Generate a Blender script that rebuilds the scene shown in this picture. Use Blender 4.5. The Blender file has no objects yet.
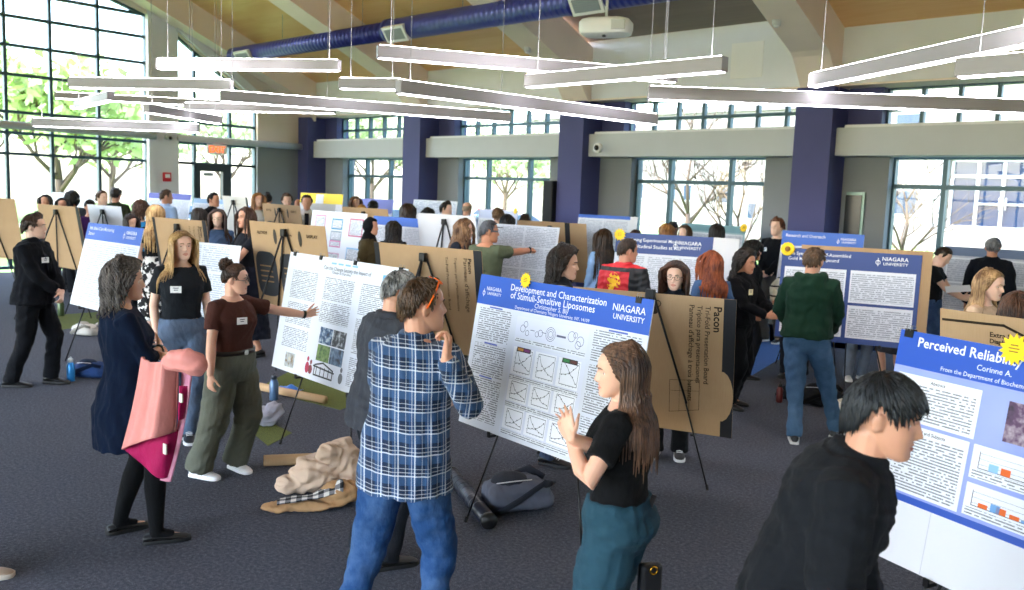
import bpy, bmesh, math, random
import numpy as np
from mathutils import Vector, Matrix, Quaternion, noise as mnoise
random.seed(7)
rng = np.random.RandomState(11)
SC = bpy.context.scene
COL = SC.collection
V = Vector
R_ = math.radians

# ---------------------------------------------------------------- camera model
FOC, HC = 870.0, 2.1
_yaw, _rol = R_(42.9), R_(2.1)
_pit = -math.atan((295 - 195) / FOC)
CF = V((-math.sin(_yaw) * math.cos(_pit), math.cos(_yaw) * math.cos(_pit), math.sin(_pit)))
_r0 = V((math.cos(_yaw), math.sin(_yaw), 0))
_u0 = _r0.cross(CF)
CR = _r0 * math.cos(_rol) + _u0 * math.sin(_rol)
CU = _u0 * math.cos(_rol) - _r0 * math.sin(_rol)
CAM = V((0, 0, HC))
FH = V((CF.x, CF.y, 0)).normalized()

def ray(x, y): return CF + CR * ((x - 512) / FOC) + CU * ((295 - y) / FOC)
def at_depth(x, y, d):
    r = ray(x, y); return CAM + r * (d / (r.x * FH.x + r.y * FH.y))
def ground(x, y, z=0.0):
    r = ray(x, y); return CAM + r * ((z - HC) / r.z)
def depth_of(p): return p.x * FH.x + p.y * FH.y

cam_data = bpy.data.cameras.new('camera')
cam_data.sensor_width = 36.0
cam_data.lens = FOC / 1024 * 36.0
cam_data.clip_end = 400
cam_data.dof.use_dof = True
cam_data.dof.focus_distance = 5.0
cam_data.dof.aperture_fstop = 3.2
cam = bpy.data.objects.new('camera', cam_data)
M = Matrix((CR, CU, -CF)).transposed().to_4x4(); M.translation = CAM
cam.matrix_world = M
COL.objects.link(cam)
SC.camera = cam

# ---------------------------------------------------------------- materials
def lin(h):
    if isinstance(h, (tuple, list)): return tuple(h)[:3]
    h = h.lstrip('#'); o = []
    for i in (0, 2, 4):
        c = int(h[i:i + 2], 16) / 255
        o.append(c / 12.92 if c <= .04045 else ((c + .055) / 1.055) ** 2.4)
    return tuple(o)

_mc = {}
class NT:
    def __init__(s, name):
        s.m = bpy.data.materials.new(name); s.m.use_nodes = True
        s.t = s.m.node_tree; s.n = s.t.nodes; s.l = s.t.links
        s.b = s.n['Principled BSDF']; s.out = s.n['Material Output']
    def new(s, typ, **kw):
        n = s.n.new(typ)
        for k, v in kw.items(): setattr(n, k, v)
        return n
    def link(s, a, b): s.l.new(a, b)
    def val(s, sock, v):
        if hasattr(v, 'is_output') or isinstance(v, bpy.types.NodeSocket): s.l.new(v, sock)
        else: sock.default_value = v
    def math(s, op, a, b=None, c=None, clamp=False):
        n = s.new('ShaderNodeMath', operation=op, use_clamp=clamp)
        s.val(n.inputs[0], a)
        if b is not None: s.val(n.inputs[1], b)
        if c is not None: s.val(n.inputs[2], c)
        return n.outputs[0]
    def mix(s, f, a, b):
        n = s.new('ShaderNodeMix', data_type='RGBA')
        s.val(n.inputs[0], f)
        for k, v in ((6, a), (7, b)):
            if isinstance(v, bpy.types.NodeSocket): s.l.new(v, n.inputs[k])
            else: n.inputs[k].default_value = tuple(v)[:3] + (1,)
        return n.outputs[2]
    def coord(s, which='Object'):
        return s.new('ShaderNodeTexCoord').outputs[which]
    def sep(s, v):
        n = s.new('ShaderNodeSeparateXYZ'); s.l.new(v, n.inputs[0]); return n.outputs
    def noise(s, vec, scale, detail=3, rough=.5, out=0):
        n = s.new('ShaderNodeTexNoise'); s.l.new(vec, n.inputs['Vector'])
        n.inputs['Scale'].default_value = scale; n.inputs['Detail'].default_value = detail
        n.inputs['Roughness'].default_value = rough
        return n.outputs[out]
    def mapping(s, vec, scale=(1, 1, 1), loc=(0, 0, 0), rot=(0, 0, 0)):
        n = s.new('ShaderNodeMapping'); s.l.new(vec, n.inputs[0])
        n.inputs['Scale'].default_value = scale; n.inputs['Location'].default_value = loc; n.inputs['Rotation'].default_value = rot
        return n.outputs[0]
    def ramp(s, f, stops):
        n = s.new('ShaderNodeValToRGB'); s.l.new(f, n.inputs[0])
        e = n.color_ramp.elements
        while len(e) < len(stops): e.new(.5)
        for i, (p, c) in enumerate(stops):
            e[i].position = p; e[i].color = tuple(c)[:3] + (1,)
        return n.outputs[0]
    def bump(s, h, strength=.3, dist=.01):
        n = s.new('ShaderNodeBump'); s.l.new(h, n.inputs['Height'])
        n.inputs['Strength'].default_value = strength; n.inputs['Distance'].default_value = dist
        s.l.new(n.outputs[0], s.b.inputs['Normal'])
    def base(s, v, rough=.6, metal=0.0, spec=.5):
        s.val(s.b.inputs['Base Color'], v if isinstance(v, bpy.types.NodeSocket) else tuple(v)[:3] + (1,))
        s.b.inputs['Roughness'].default_value = rough
        s.b.inputs['Metallic'].default_value = metal
        s.b.inputs['Specular IOR Level'].default_value = spec
        return s

def cached(fn):
    def w(*a, **k):
        key = (fn.__name__,) + tuple(str(x) for x in a) + tuple(sorted((p, str(q)) for p, q in k.items()))
        if key not in _mc: _mc[key] = fn(*a, **k)
        return _mc[key]
    return w

@cached
def plain(c, rough=.6, metal=0.0, spec=.5, name='plain'):
    t = NT(name); t.base(lin(c), rough, metal, spec); return t.m
@cached
def paint(c, rough=.75, name='painted_wall'):
    t = NT(name); n = t.noise(t.coord(), 3, 4); c = lin(c)
    t.base(t.mix(n, [x * .96 for x in c], [min(1, x * 1.04) for x in c]), rough, 0, .3)
    t.bump(t.noise(t.coord(), 180, 2), .06, .002); return t.m
@cached
def emit(c, s, name='lamp_diffuser'):
    t = NT(name); t.base(lin(c), .5)
    t.b.inputs['Emission Color'].default_value = lin(c) + (1,); t.b.inputs['Emission Strength'].default_value = s
    return t.m
@cached
def cloth(c, rough=.85, weave=700, fold=.5, var=.12, sheen=.02, name='cloth'):
    t = NT(name); c = lin(c); co = t.coord()
    n = t.noise(co, 9, 4)
    t.base(t.mix(n, [x * (1 - var) for x in c], [min(1, x * (1 + var)) for x in c]), rough, 0, .15)
    t.b.inputs['Sheen Weight'].default_value = sheen
    f = t.noise(t.mapping(co, (1, 1, .45)), 16, 3, .55)
    w = t.noise(co, weave, 1)
    t.bump(t.math('ADD', f, t.math('MULTIPLY', w, .12)), fold, .03); return t.m
@cached
def denim(c, fade='#6484ab', name='denim'):
    t = NT(name); co = t.coord(); c = lin(c); fd = lin(fade)
    n = t.noise(co, 7, 5, .6)
    twill = t.noise(t.mapping(co, (1, 1, .25), (0, 0, 0), (0, .5, 0)), 420, 2)
    a = t.mix(t.ramp(n, [(.45, (0, 0, 0)), (.75, (.5, .5, .5))]), c, fd)
    t.base(t.mix(t.math('MULTIPLY', twill, .5), a, [x * .55 for x in c]), .85, 0, .25)
    f = t.noise(t.mapping(co, (1, 1, .5)), 15, 3, .55)
    t.bump(f, .45, .03); return t.m
@cached
def skin_mat(c, name='skin'):
    t = NT(name); c = lin(c); co = t.coord()
    n = t.noise(co, 14, 4)
    t.base(t.mix(n, [c[0] * .92, c[1] * .86, c[2] * .84], [min(1, x * 1.05) for x in c]), .5, 0, .4)
    t.b.inputs['Subsurface Weight'].default_value = .12
    t.b.inputs['Subsurface Radius'].default_value = (.012, .005, .003)
    t.b.inputs['Subsurface Scale'].default_value = 1.0
    t.bump(t.noise(co, 220, 2), .08, .003); return t.m
@cached
def hair_mat(c, c2=None, name='hair'):
    t = NT(name); co = t.coord(); a = lin(c); b = lin(c2) if c2 else [min(1, x * 1.9 + .004) for x in a]
    n = t.noise(t.mapping(co, (1, 1, .12)), 95, 3, .6)
    n2 = t.noise(co, 9, 2)
    f = t.ramp(t.math('MULTIPLY', t.math('ADD', n, n2), .5), [(.40, (0, 0, 0)), (.62, (1, 1, 1))])
    t.base(t.mix(f, a, b), .45, 0, .35)
    t.b.inputs['Anisotropic'].default_value = .4
    t.bump(n, .5, .006); return t.m

# ---------------------------------------------------------------- geometry
class Geo:
    """Collects vertices, faces and material slots of ONE mesh."""
    def __init__(s): s.v = []; s.f = []; s.m = []
    def add(s, vs, fs, mi=0):
        b = len(s.v); s.v += [V(x) for x in vs]
        s.f += [tuple(b + i for i in f) for f in fs]; s.m += [mi] * len(fs)
        return s
    def box(s, lo, hi, mi=0, mat=None):
        x0, y0, z0 = lo; x1, y1, z1 = hi
        vs = [V(p) for p in ((x0, y0, z0), (x1, y0, z0), (x1, y1, z0), (x0, y1, z0), (x0, y0, z1), (x1, y0, z1), (x1, y1, z1), (x0, y1, z1))]
        if mat: vs = [mat @ p for p in vs]
        return s.add(vs, [(0, 3, 2, 1), (4, 5, 6, 7), (0, 1, 5, 4), (1, 2, 6, 5), (2, 3, 7, 6), (3, 0, 4, 7)], mi)
    def cbox(s, c, d, mi=0, mat=None):
        return s.box([c[i] - d[i] / 2 for i in range(3)], [c[i] + d[i] / 2 for i in range(3)], mi, mat)
    def quad(s, a, b, c, d, mi=0): return s.add([a, b, c, d], [(0, 1, 2, 3)], mi)
    def rings(s, rs, mi=0, cap=True, closed=True):
        n = len(rs[0]); b = len(s.v)
        for r in rs: s.v += [V(p) for p in r]
        k = 0
        for i in range(len(rs) - 1):
            for j in range(n if closed else n - 1):
                j2 = (j + 1) % n
                s.f.append((b + i * n + j, b + i * n + j2, b + (i + 1) * n + j2, b + (i + 1) * n + j)); k += 1
        if cap and closed:
            s.f.append(tuple(b + j for j in reversed(range(n)))); s.f.append(tuple(b + (len(rs) - 1) * n + j for j in range(n))); k += 2
        s.m += [mi] * k
        return s
    def tube(s, pts, rad, n=10, mi=0, ref=(0, 1, .01), cap=True):
        """rad: per point r or (ru, rv); u axis is perpendicular to ref x tangent"""
        pts = [V(p) for p in pts]; rs = []; ref = V(ref).normalized(); pu = None
        for i, p in enumerate(pts):
            a = pts[max(0, i - 1)]; b = pts[min(len(pts) - 1, i + 1)]
            t = (b - a)
            t = t.normalized() if t.length > 1e-9 else V((0, 0, 1))
            if pu is None:
                u = ref.cross(t)
                if u.length < .05: u = V((1, 0, .02)).cross(t)
            else: u = pu - t * pu.dot(t)
            u.normalize(); w = t.cross(u); pu = u
            r = rad[i] if isinstance(rad, (list, tuple)) else rad
            ru, rv = r if isinstance(r, (list, tuple)) else (r, r)
            rs.append([p + u * (ru * math.cos(k * 2 * math.pi / n)) + w * (rv * math.sin(k * 2 * math.pi / n)) for k in range(n)])
        return s.rings(rs, mi, cap)
    def ball(s, c, r, nu=12, nv=8, mi=0, mat=None):
        c = V(c); r = V(r) if isinstance(r, (tuple, list, Vector)) else V((r, r, r)); rs = []
        for i in range(nv + 1):
            th = math.pi * (i / nv); th = min(max(th, .06), math.pi - .06)
            rs.append([V((r.x * math.sin(th) * math.cos(2 * math.pi * k / nu), r.y * math.sin(th) * math.sin(2 * math.pi * k / nu), -r.z * math.cos(th))) for k in range(nu)])
        if mat: rs = [[mat @ p for p in q] for q in rs]
        return s.rings([[p + c for p in q] for q in rs], mi)
    def mesh(s, name, mats, smooth=False):
        me = bpy.data.meshes.new(name)
        me.from_pydata([tuple(p) for p in s.v], [], s.f)
        for m in (mats if isinstance(mats, (list, tuple)) else [mats]): me.materials.append(m)
        if any(s.m): me.polygons.foreach_set('material_index', s.m)
        me.polygons.foreach_set('use_smooth', [smooth] * len(s.f))
        me.update(); return me
    def obj(s, name, mats, parent=None, smooth=False, fix=True):
        me = s.mesh(name, mats, smooth)
        if fix:
            bm = bmesh.new(); bm.from_mesh(me); bmesh.ops.recalc_face_normals(bm, faces=bm.faces); bm.to_mesh(me); bm.free()
        return link(name, me, parent)

def link(name, me, parent=None):
    o = bpy.data.objects.new(name, me); COL.objects.link(o)
    if parent is not None: o.parent = parent
    return o
def bevel(o, w, seg=2, ang=35):
    m = o.modifiers.new('bevel', 'BEVEL'); m.width = w; m.segments = seg; m.limit_method = 'ANGLE'; m.angle_limit = R_(ang)
    return o
def tag(o, label, cat, group=None, kind=None):
    o['label'] = label; o['category'] = cat
    if group: o['group'] = group
    if kind: o['kind'] = kind
    return o
def empty(name, loc=(0, 0, 0), rz=0):
    o = bpy.data.objects.new(name, None); COL.objects.link(o)
    o.location = loc; o.rotation_euler = (0, 0, rz); o.empty_display_size = .1
    return o
def thing(name, label, cat, loc=(0, 0, 0), rz=0, group=None):
    return tag(empty(name, loc, rz), label, cat, group)
def struct(name, geo, mats, parent=None, smooth=False):
    o = geo.obj(name, mats, parent, smooth)
    if parent is None: o['kind'] = 'structure'
    return o
def copy_tree(o, parent=None):
    c = o.copy(); COL.objects.link(c)
    if parent is not None: c.parent = parent
    for ch in list(o.children): copy_tree(ch, c)
    return c

def text_mesh(body, w=None, h=None, bold=0.0, align='LEFT', spacing=1.0):
    """flat text outline as verts/faces in the xz plane, y=0; scaled to height h (cap) or width w"""
    cu = bpy.data.curves.new('lettering', 'FONT'); cu.body = body; cu.size = 1; cu.align_x = align
    cu.offset = bold; cu.space_line = spacing; cu.resolution_u = 2
    ob = bpy.data.objects.new('lettering', cu); COL.objects.link(ob)
    dg = bpy.context.evaluated_depsgraph_get(); dg.update()
    me = bpy.data.meshes.new_from_object(ob.evaluated_get(dg))
    vs = [v.co.copy() for v in me.vertices]; fs = [tuple(p.vertices) for p in me.polygons]
    bpy.data.objects.remove(ob); bpy.data.curves.remove(cu); bpy.data.meshes.remove(me)
    if not vs: return [], []
    x0 = min(p.x for p in vs); x1 = max(p.x for p in vs)
    k = (w / (x1 - x0)) if w else h / .7
    if w and h: k = min(k, h / .7)
    off = x0 if align == 'LEFT' else (x0 + x1) / 2 if align == 'CENTER' else x1
    return [V(((p.x - off) * k, 0, p.y * k)) for p in vs], fs
# ================================================================ THE ROOM
XL, XR_, YB, YR = -21.0, 7.0, 13.9, -6.0       # left wall, right wall, back wall soffit face, rear wall
YG, YW = 14.55, 14.3                           # back glass plane, grey recess wall
SLOPE, EAVE = .42, 4.93

def wood_mat(c1, c2, name):
    t = NT(name); co = t.coord(); x, y, z = t.sep(co)
    pl = t.math('FLOOR', t.math('DIVIDE', y, .14))
    n = t.noise(t.mapping(co, (.6, 14, 14)), 2.2, 4, .6)
    cw = t.new('ShaderNodeCombineXYZ'); t.link(pl, cw.inputs[0]); t.link(t.math('FLOOR', t.math('DIVIDE', x, 2.4)), cw.inputs[1])
    wn = t.new('ShaderNodeTexWhiteNoise'); t.link(cw.outputs[0], wn.inputs[0])
    f = t.math('ADD', t.math('MULTIPLY', n, .75), t.math('MULTIPLY', wn.outputs[0], .3))
    t.base(t.mix(f, lin(c1), lin(c2)), .32, 0, .5)
    g = t.math('LESS_THAN', t.math('FRACT', t.math('DIVIDE', y, .14)), .05)
    t.bump(g, -.25, .004); return t.m
WOOD = wood_mat('#dc9f5e', '#f2c78e', 'wood_ceiling')
SHADED_WOOD = wood_mat('#6f6157', '#8a7a6d', 'shaded_wood_ceiling')  # same wood, with the shade of the unlit bay put into its colour
WHITE = paint('#e6e7ea'); BEIGE = paint('#e2d4c4'); GREYW = paint('#868a8d'); PEACH = paint('#f4e2d2')
NAVY = paint('#4a4c7c', .6); SOFFIT = paint('#c6c9cc')
MULL = plain('#3a5560', .4, .3, .5, 'window_aluminium')

def carpet_mat():
    t = NT('carpet'); co = t.coord()
    n1 = t.noise(co, 260, 2, .7); n2 = t.noise(co, 45, 3, .7); n3 = t.noise(co, .8, 3)
    f = t.math('ADD', t.math('MULTIPLY', n1, .65), t.math('MULTIPLY', n2, .35))
    c = t.ramp(f, [(.34, lin('#26282f')), (.5, lin('#4c4e57')), (.66, lin('#888a93'))])
    c = t.mix(t.math('MULTIPLY', n3, .35), c, lin('#3c414f'))
    t.base(c, .95, 0, .15); t.bump(n1, .8, .01); return t.m
def carpet_green():
    t = NT('carpet_olive'); co = t.coord(); n1 = t.noise(co, 260, 2, .7)
    t.base(t.ramp(n1, [(.34, lin('#343a22')), (.66, lin('#7d8648'))]), .95, 0, .15); t.bump(n1, .8, .01); return t.m

g = Geo().box((XL - .2, YR - .2, -.15), (XR_ + .2, YG + .1, 0))
struct('floor', g, carpet_mat())
# olive carpet strips let into the floor
olive = carpet_green()
t = NT('carpet_blue'); n1 = t.noise(t.coord(), 260, 2, .7); t.base(t.ramp(n1, [(.34, lin('#2c4c92')), (.66, lin('#6d9ae0'))]), .95, 0, .15); t.bump(n1, .8, .01); blue_c = t.m
_q = [ground(690, 412), ground(842, 322), V((-3.0, 13.6, 0)), V((-9.4, 13.6, 0)), ground(640, 330)]
n_ = len(_q); struct('floor_strip_9', Geo().add([(p.x, p.y, -.01) for p in _q] + [(p.x, p.y, .002) for p in _q], [tuple(range(n_, 2 * n_)), tuple(reversed(range(n_)))] + [(i, (i + 1) % n_, n_ + (i + 1) % n_, n_ + i) for i in range(n_)]), blue_c)
k = 0
def strip(poly):
    global k; k += 1
    g = Geo(); n = len(poly)
    b = [V((p.x, p.y, -.01)) for p in poly]; t_ = [V((p.x, p.y, .003)) for p in poly]
    g.add(b + t_, [tuple(range(n, 2 * n)), tuple(reversed(range(n)))] + [(i, (i + 1) % n, n + (i + 1) % n, n + i) for i in range(n)])
    struct('floor_strip_%d' % k, g, olive)
strip([ground(*p) for p in ((243, 425), (285, 407), (310, 372), (262, 366), (300, 405), (262, 440))][:1] + [ground(*p) for p in ((228, 423), (252, 414), (292, 433), (268, 446))][1:])
strip([ground(*p) for p in ((262, 386), (300, 366), (372, 398), (340, 410), (300, 400))])
strip([ground(*p) for p in ((748, 590), (790, 532), (812, 590), (800, 640), (720, 640))])
strip([ground(*p) for p in ((40, 316), (100, 312), (130, 320), (60, 330))])

# ---- ceiling, one panel per bay, and its far slope
PX = [-20.95, -16.2, -11.28, -6.24, -1.3, 3.6]
edges = [XL] + [x for x in PX[1:]] + [XR_]
YRDG = 3.4
def slab(x0, x1, y0, z0, y1, z1, mat, name):
    g = Geo(); t = .12
    a = [V((x0, y0, z0)), V((x1, y0, z0)), V((x1, y1, z1)), V((x0, y1, z1))]
    g.add(a + [p + V((0, 0, t)) for p in a], [(0, 1, 2, 3), (7, 6, 5, 4), (0, 4, 5, 1), (1, 5, 6, 2), (2, 6, 7, 3), (3, 7, 4, 0)])
    return struct(name, g, mat)
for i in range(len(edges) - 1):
    m = SHADED_WOOD if i == 2 else WOOD  # third bay has its shade painted in
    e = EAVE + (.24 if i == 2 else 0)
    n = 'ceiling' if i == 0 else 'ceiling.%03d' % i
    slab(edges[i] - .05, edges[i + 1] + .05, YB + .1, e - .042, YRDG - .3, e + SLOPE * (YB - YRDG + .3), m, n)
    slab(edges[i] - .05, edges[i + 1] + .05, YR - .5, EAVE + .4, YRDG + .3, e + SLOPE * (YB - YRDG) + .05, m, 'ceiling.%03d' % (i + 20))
# ---- rafters hugging the ceiling, from each pillar up to the ridge
TN = 0
def trim(geo, mat, smooth=False):
    global TN; TN += 1
    return struct('trim_%d' % TN, geo, mat, None, smooth)
for x in PX:
    w = .31; x0, x1 = (XL, XL + .55) if x < -20 else (x - w, x + w)
    prof = [(YB, 3.9), (13.45, 4.45), (13.35, 4.52), (YRDG, 4.52 + .42 * (13.35 - YRDG)), (YRDG, 4.93 + .42 * (YB - YRDG) + .1), (YB, 5.05)]
    g = Geo(); n = len(prof)
    g.add([(x0, a, b) for a, b in prof] + [(x1, a, b) for a, b in prof],
          [tuple(range(n)), tuple(reversed(range(n, 2 * n)))] + [(i, n + i, n + (i + 1) % n, (i + 1) % n) for i in range(n)])
    trim(g, PEACH)
    p0, p1 = (XL, XL + .45) if x < -20 else (x - .31, x + .31)
    trim(Geo().box((p0, 13.7, 0), (p1, YG + .05, 4.0)), NAVY)             # pillar
# ---- back wall, bay by bay
WN = 0
def window(axis, const, us, zs, pane_mat, frame_t=.06, depth=.1, tops=None, skip=None):
    """glazed grid on plane axis=const ; us, zs mullion lines"""
    global WN; WN += 1
    root = empty('window_%d' % WN); root['kind'] = 'structure'
    g = Geo(); pg = Geo()
    def bx(u0, u1, z0, z1, d, gg):
        if axis == 'y': gg.box((u0, const - d / 2, z0), (u1, const + d / 2, z1))
        else: gg.box((const - d / 2, u0, z0), (const + d / 2, u1, z1))
    top = lambda u: zs[-1] if tops is None else tops(u)
    h = frame_t / 2
    for u in us: bx(u - h, u + h, zs[0], top(u), depth, g)
    for z in zs:
        for a, b in zip(us[:-1], us[1:]):
            if min(top(a), top(b)) >= z - .01: bx(a, b, z - h, z + h, depth * .9, g)
    if tops:
        for a, b in zip(us[:-1], us[1:]):
            za, zb = top(a), top(b)
            c = const; d = depth / 2
            vs = [(c - d, a, za - .05), (c + d, a, za - .05), (c + d, b, zb - .05), (c - d, b, zb - .05), (c - d, a, za + .05), (c + d, a, za + .05), (c + d, b, zb + .05), (c - d, b, zb + .05)]
            g.add(vs, [(0, 3, 2, 1), (4, 5, 6, 7), (0, 1, 5, 4), (1, 2, 6, 5), (2, 3, 7, 6), (3, 0, 4, 7)])
    g.obj('window_frame', MULL, root)
    for a, b in zip(us[:-1], us[1:]):
        pg = Geo()
        if axis == 'y': pg.quad((a + h, const, zs[0] + h), (b - h, const, zs[0] + h), (b - h, const, top(b) - h), (a + h, const, top(a) - h))
        else: pg.quad((const, a + h, zs[0] + h), (const, b - h, zs[0] + h), (const, b - h, top(b) - h), (const, a + h, top(a) - h))
        pg.obj('pane', pane_mat, root)
    return root
def glass_mat(name, tint):
    t = NT(name); tr = t.new('ShaderNodeBsdfTransparent'); gl = t.new('ShaderNodeBsdfGlossy'); mx = t.new('ShaderNodeMixShader')
    tr.inputs[0].default_value = tint + (1,); gl.inputs['Roughness'].default_value = .02
    fr = t.new('ShaderNodeFresnel'); fr.inputs[0].default_value = 1.45
    t.link(fr.outputs[0], mx.inputs[0]); t.link(tr.outputs[0], mx.inputs[1]); t.link(gl.outputs[0], mx.inputs[2]); t.link(mx.outputs[0], t.out.inputs[0]); return t.m
GLASS = glass_mat('tinted_window_glass', (.60, .63, .63)); CLEAR = glass_mat('clear_window_glass', (.94, .96, .96))
SB, ST, CT = 2.92, 3.36, 4.02      # soffit bottom, top, clerestory top
wall_n = 0
def wall_piece(geo, mat):
    global wall_n; wall_n += 1
    return struct('wall_back' if wall_n == 1 else 'wall_back.%03d' % wall_n, geo, mat)
wall_piece(Geo().box((XL, YB, CT + .03), (XR_, YB + .25, 5.6)), WHITE)         # white wall above the clerestory
wall_piece(Geo().box((XL, YB + .02, CT), (XR_, YG + .3, CT + .12)), PEACH)           # its underside
for i in range(len(PX) - 1):
    a = PX[i] + (.45 if i == 0 else .31) if i else XL + .45
    b = PX[i + 1] - .31
    c = (PX[i] + PX[i + 1]) / 2
    w0, w1 = c - 1.43, c + 1.43
    if i == 0: w0, w1 = -19.75, -17.2
    trim(Geo().box((a, YB, SB), (b, YG - .1, ST)), SOFFIT)                     # light shelf / soffit
    trim(Geo().box((a + .12, YB + .02, ST), (b - .02, YB + .08, ST + .045)), WHITE)
    wall_piece(Geo().box((a, YW, 0), (w0, YG + .15, SB)), GREYW)
    wall_piece(Geo().box((w1, YW, 0), (b, YG + .15, SB)), GREYW)
    wall_piece(Geo().box((w0, YG - .05, 0), (w1, YG + .15, .25)), GREYW)
    window('y', YG, [w0, w0 + .78, w1 - .78, w1], [.25, 2.46, SB], GLASS, .07, .12)
    n = 7 if i else 6
    cg = a + (.55 if i else .5)
    wall_piece(Geo().box((a, YW, ST), (cg, YG + .15, CT)), NAVY)
    window('y', YG, [cg + (b - cg) * j / n for j in range(n + 1)], [ST, 3.68, CT], GLASS, .06, .1)
# ---- left wall with its two tall glazed openings
def wl(geo, mat, k=[0]):
    k[0] += 1
    return struct('wall_left' if k[0] == 1 else 'wall_left.%03d' % k[0], geo, mat)
A1 = [.4, 1.4, 2.4, 3.4, 4.4, 5.42, 6.45, 7.37, 8.4, 9.52]
A2 = [10.27, 10.74, 11.71, 12.45]
top1 = lambda u: 6.05 + .30 * (9.52 - u)
top2 = lambda u: max(2.7, 5.68 - .68 * (u - 10.3))
def yz_prism(poly, x0, x1):
    n = len(poly); g = Geo()
    g.add([(x0, a, b) for a, b in poly] + [(x1, a, b) for a, b in poly], [tuple(range(n)), tuple(reversed(range(n, 2 * n)))] + [(i, n + i, n + (i + 1) % n, (i + 1) % n) for i in range(n)])
    return g
ceil_at = lambda y: EAVE + SLOPE * (YB - max(y, YRDG)) + .1
wl(yz_prism([(9.52, 0), (10.27, 0), (10.27, ceil_at(10.27)), (9.52, ceil_at(9.52))], XL - .3, XL), WHITE)
wl(yz_prism([(9.52, top1(9.52)), (9.52, ceil_at(9.52)), (YRDG, ceil_at(YRDG)), (-6.3, ceil_at(YRDG) - 1), (-6.3, top1(.4)), (.4, top1(.4))], XL - .3, XL), BEIGE)
wl(yz_prism([(10.27, top2(10.27)), (12.45, top2(12.45)), (12.45, 3.12), (14.8, 3.12), (14.8, ceil_at(14.8)), (10.27, ceil_at(10.27))], XL - .3, XL), BEIGE)
wl(yz_prism([(12.45, 0), (14.8, 0), (14.8, 3.12), (12.45, 3.12)], XL - .3, XL), GREYW)
wl(yz_prism([(-6.3, 0), (.4, 0), (.4, top1(.4)), (-6.3, top1(.4))], XL - .3, XL), BEIGE)
# white sloping reveal band above the right-hand opening
a = V((XL, 10.2, top2(10.2) + .06)); b = V((XL, 12.9, top2(12.9) + .06))
g = Geo().add([a, b, b + V((0, 0, .26)), a + V((0, 0, .26)), a + V((.1, 0, 0)), b + V((.1, 0, 0)), b + V((.1, 0, .26)), a + V((.1, 0, .26))],
              [(0, 1, 2, 3), (7, 6, 5, 4), (0, 4, 5, 1), (1, 5, 6, 2), (2, 6, 7, 3), (3, 7, 4, 0)])
trim(g, WHITE)
trim(Geo().box((XL - .28, 9.5, 0), (XL + .06, 9.66, 6.2)), WHITE)
window('x', XL - .15, A1, [.1, 2.6, 3.05, 3.5, 4.3, 4.92, 5.53, 6.05], GLASS, .065, .12, top1)
window('x', XL - .15, A2, [2.6, 3.1, 3.62, 4.5], GLASS, .065, .12, top2)
window('x', XL - .15, A2[:2], [.1, 1.35, 2.6], GLASS, .065, .12)
window('x', XL - .15, A2[2:], [.1, 1.35, 2.6], GLASS, .065, .12)
# glazed door
d = empty('door_1'); d['kind'] = 'structure'
g = Geo(); x0, x1 = XL - .22, XL - .08
for lo, hi in (((x0, 10.74, 0), (x1, 10.88, 2.6)), ((x0, 11.5, 0), (x1, 11.71, 2.6)), ((x0, 10.88, 2.42), (x1, 11.5, 2.6)), ((x0, 10.88, 0), (x1, 11.5, .3))): g.box(lo, hi)
g.obj('door_frame', plain('#2a3136', .4, .2), d)
Geo().quad((XL - .15, 10.88, .3), (XL - .15, 11.5, .3), (XL - .15, 11.5, 2.42), (XL - .15, 10.88, 2.42)).obj('pane', GLASS, d)
Geo().box((XL - .08, 10.9, 1.0), (XL - .03, 11.48, 1.06)).obj('push_bar', plain('#9aa0a4', .3, .8), d)
Geo().box((XL - .08, 10.95, 2.3), (XL - .03, 11.2, 2.38)).obj('closer', plain('#9aa0a4', .3, .8), d)
# round light shelf tubes across the glazing
for y0, y1 in ((.4, 9.62), (10.2, 13.75)):
    g = Geo().tube([(XL + .14, y0, 3.2), (XL + .14, y1, 3.2)], .085, 14); trim(g, SOFFIT, True)
# ---- right and rear walls with glazing (behind the camera)
struct('wall_right', Geo().box((XR_, YR, 0), (XR_ + .2, YG + .2, 9.6)), BEIGE)
struct('wall_rear', Geo().box((XL, YR - .2, 0), (XR_, YR, .3)), WHITE)
struct('wall_rear.001', Geo().box((XL, YR - .2, 4.6), (XR_, YR, 5.5)), WHITE)
for i, x in enumerate((-21, -16, -11, -6, -1, 4, 6.6)): struct('wall_rear.%03d' % (i + 2), Geo().box((x, YR - .2, .3), (x + .6, YR, 4.6)), WHITE)
for x in (-20.4, -15.4, -10.4, -5.4, -.4): window('y', YR - .1, [x, x + 1.1, x + 2.2, x + 3.3, x + 4.4], [.3, 2.5, 4.6], CLEAR)
window('y', YR - .1, [4.6, 5.6, 6.6], [.3, 2.5, 4.6], CLEAR)
# ---- baseboards
struct('baseboard_left', Geo().box((XL, 12.5, 0), (XL + .02, 13.7, .12)), plain('#2b2d33'))

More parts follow.
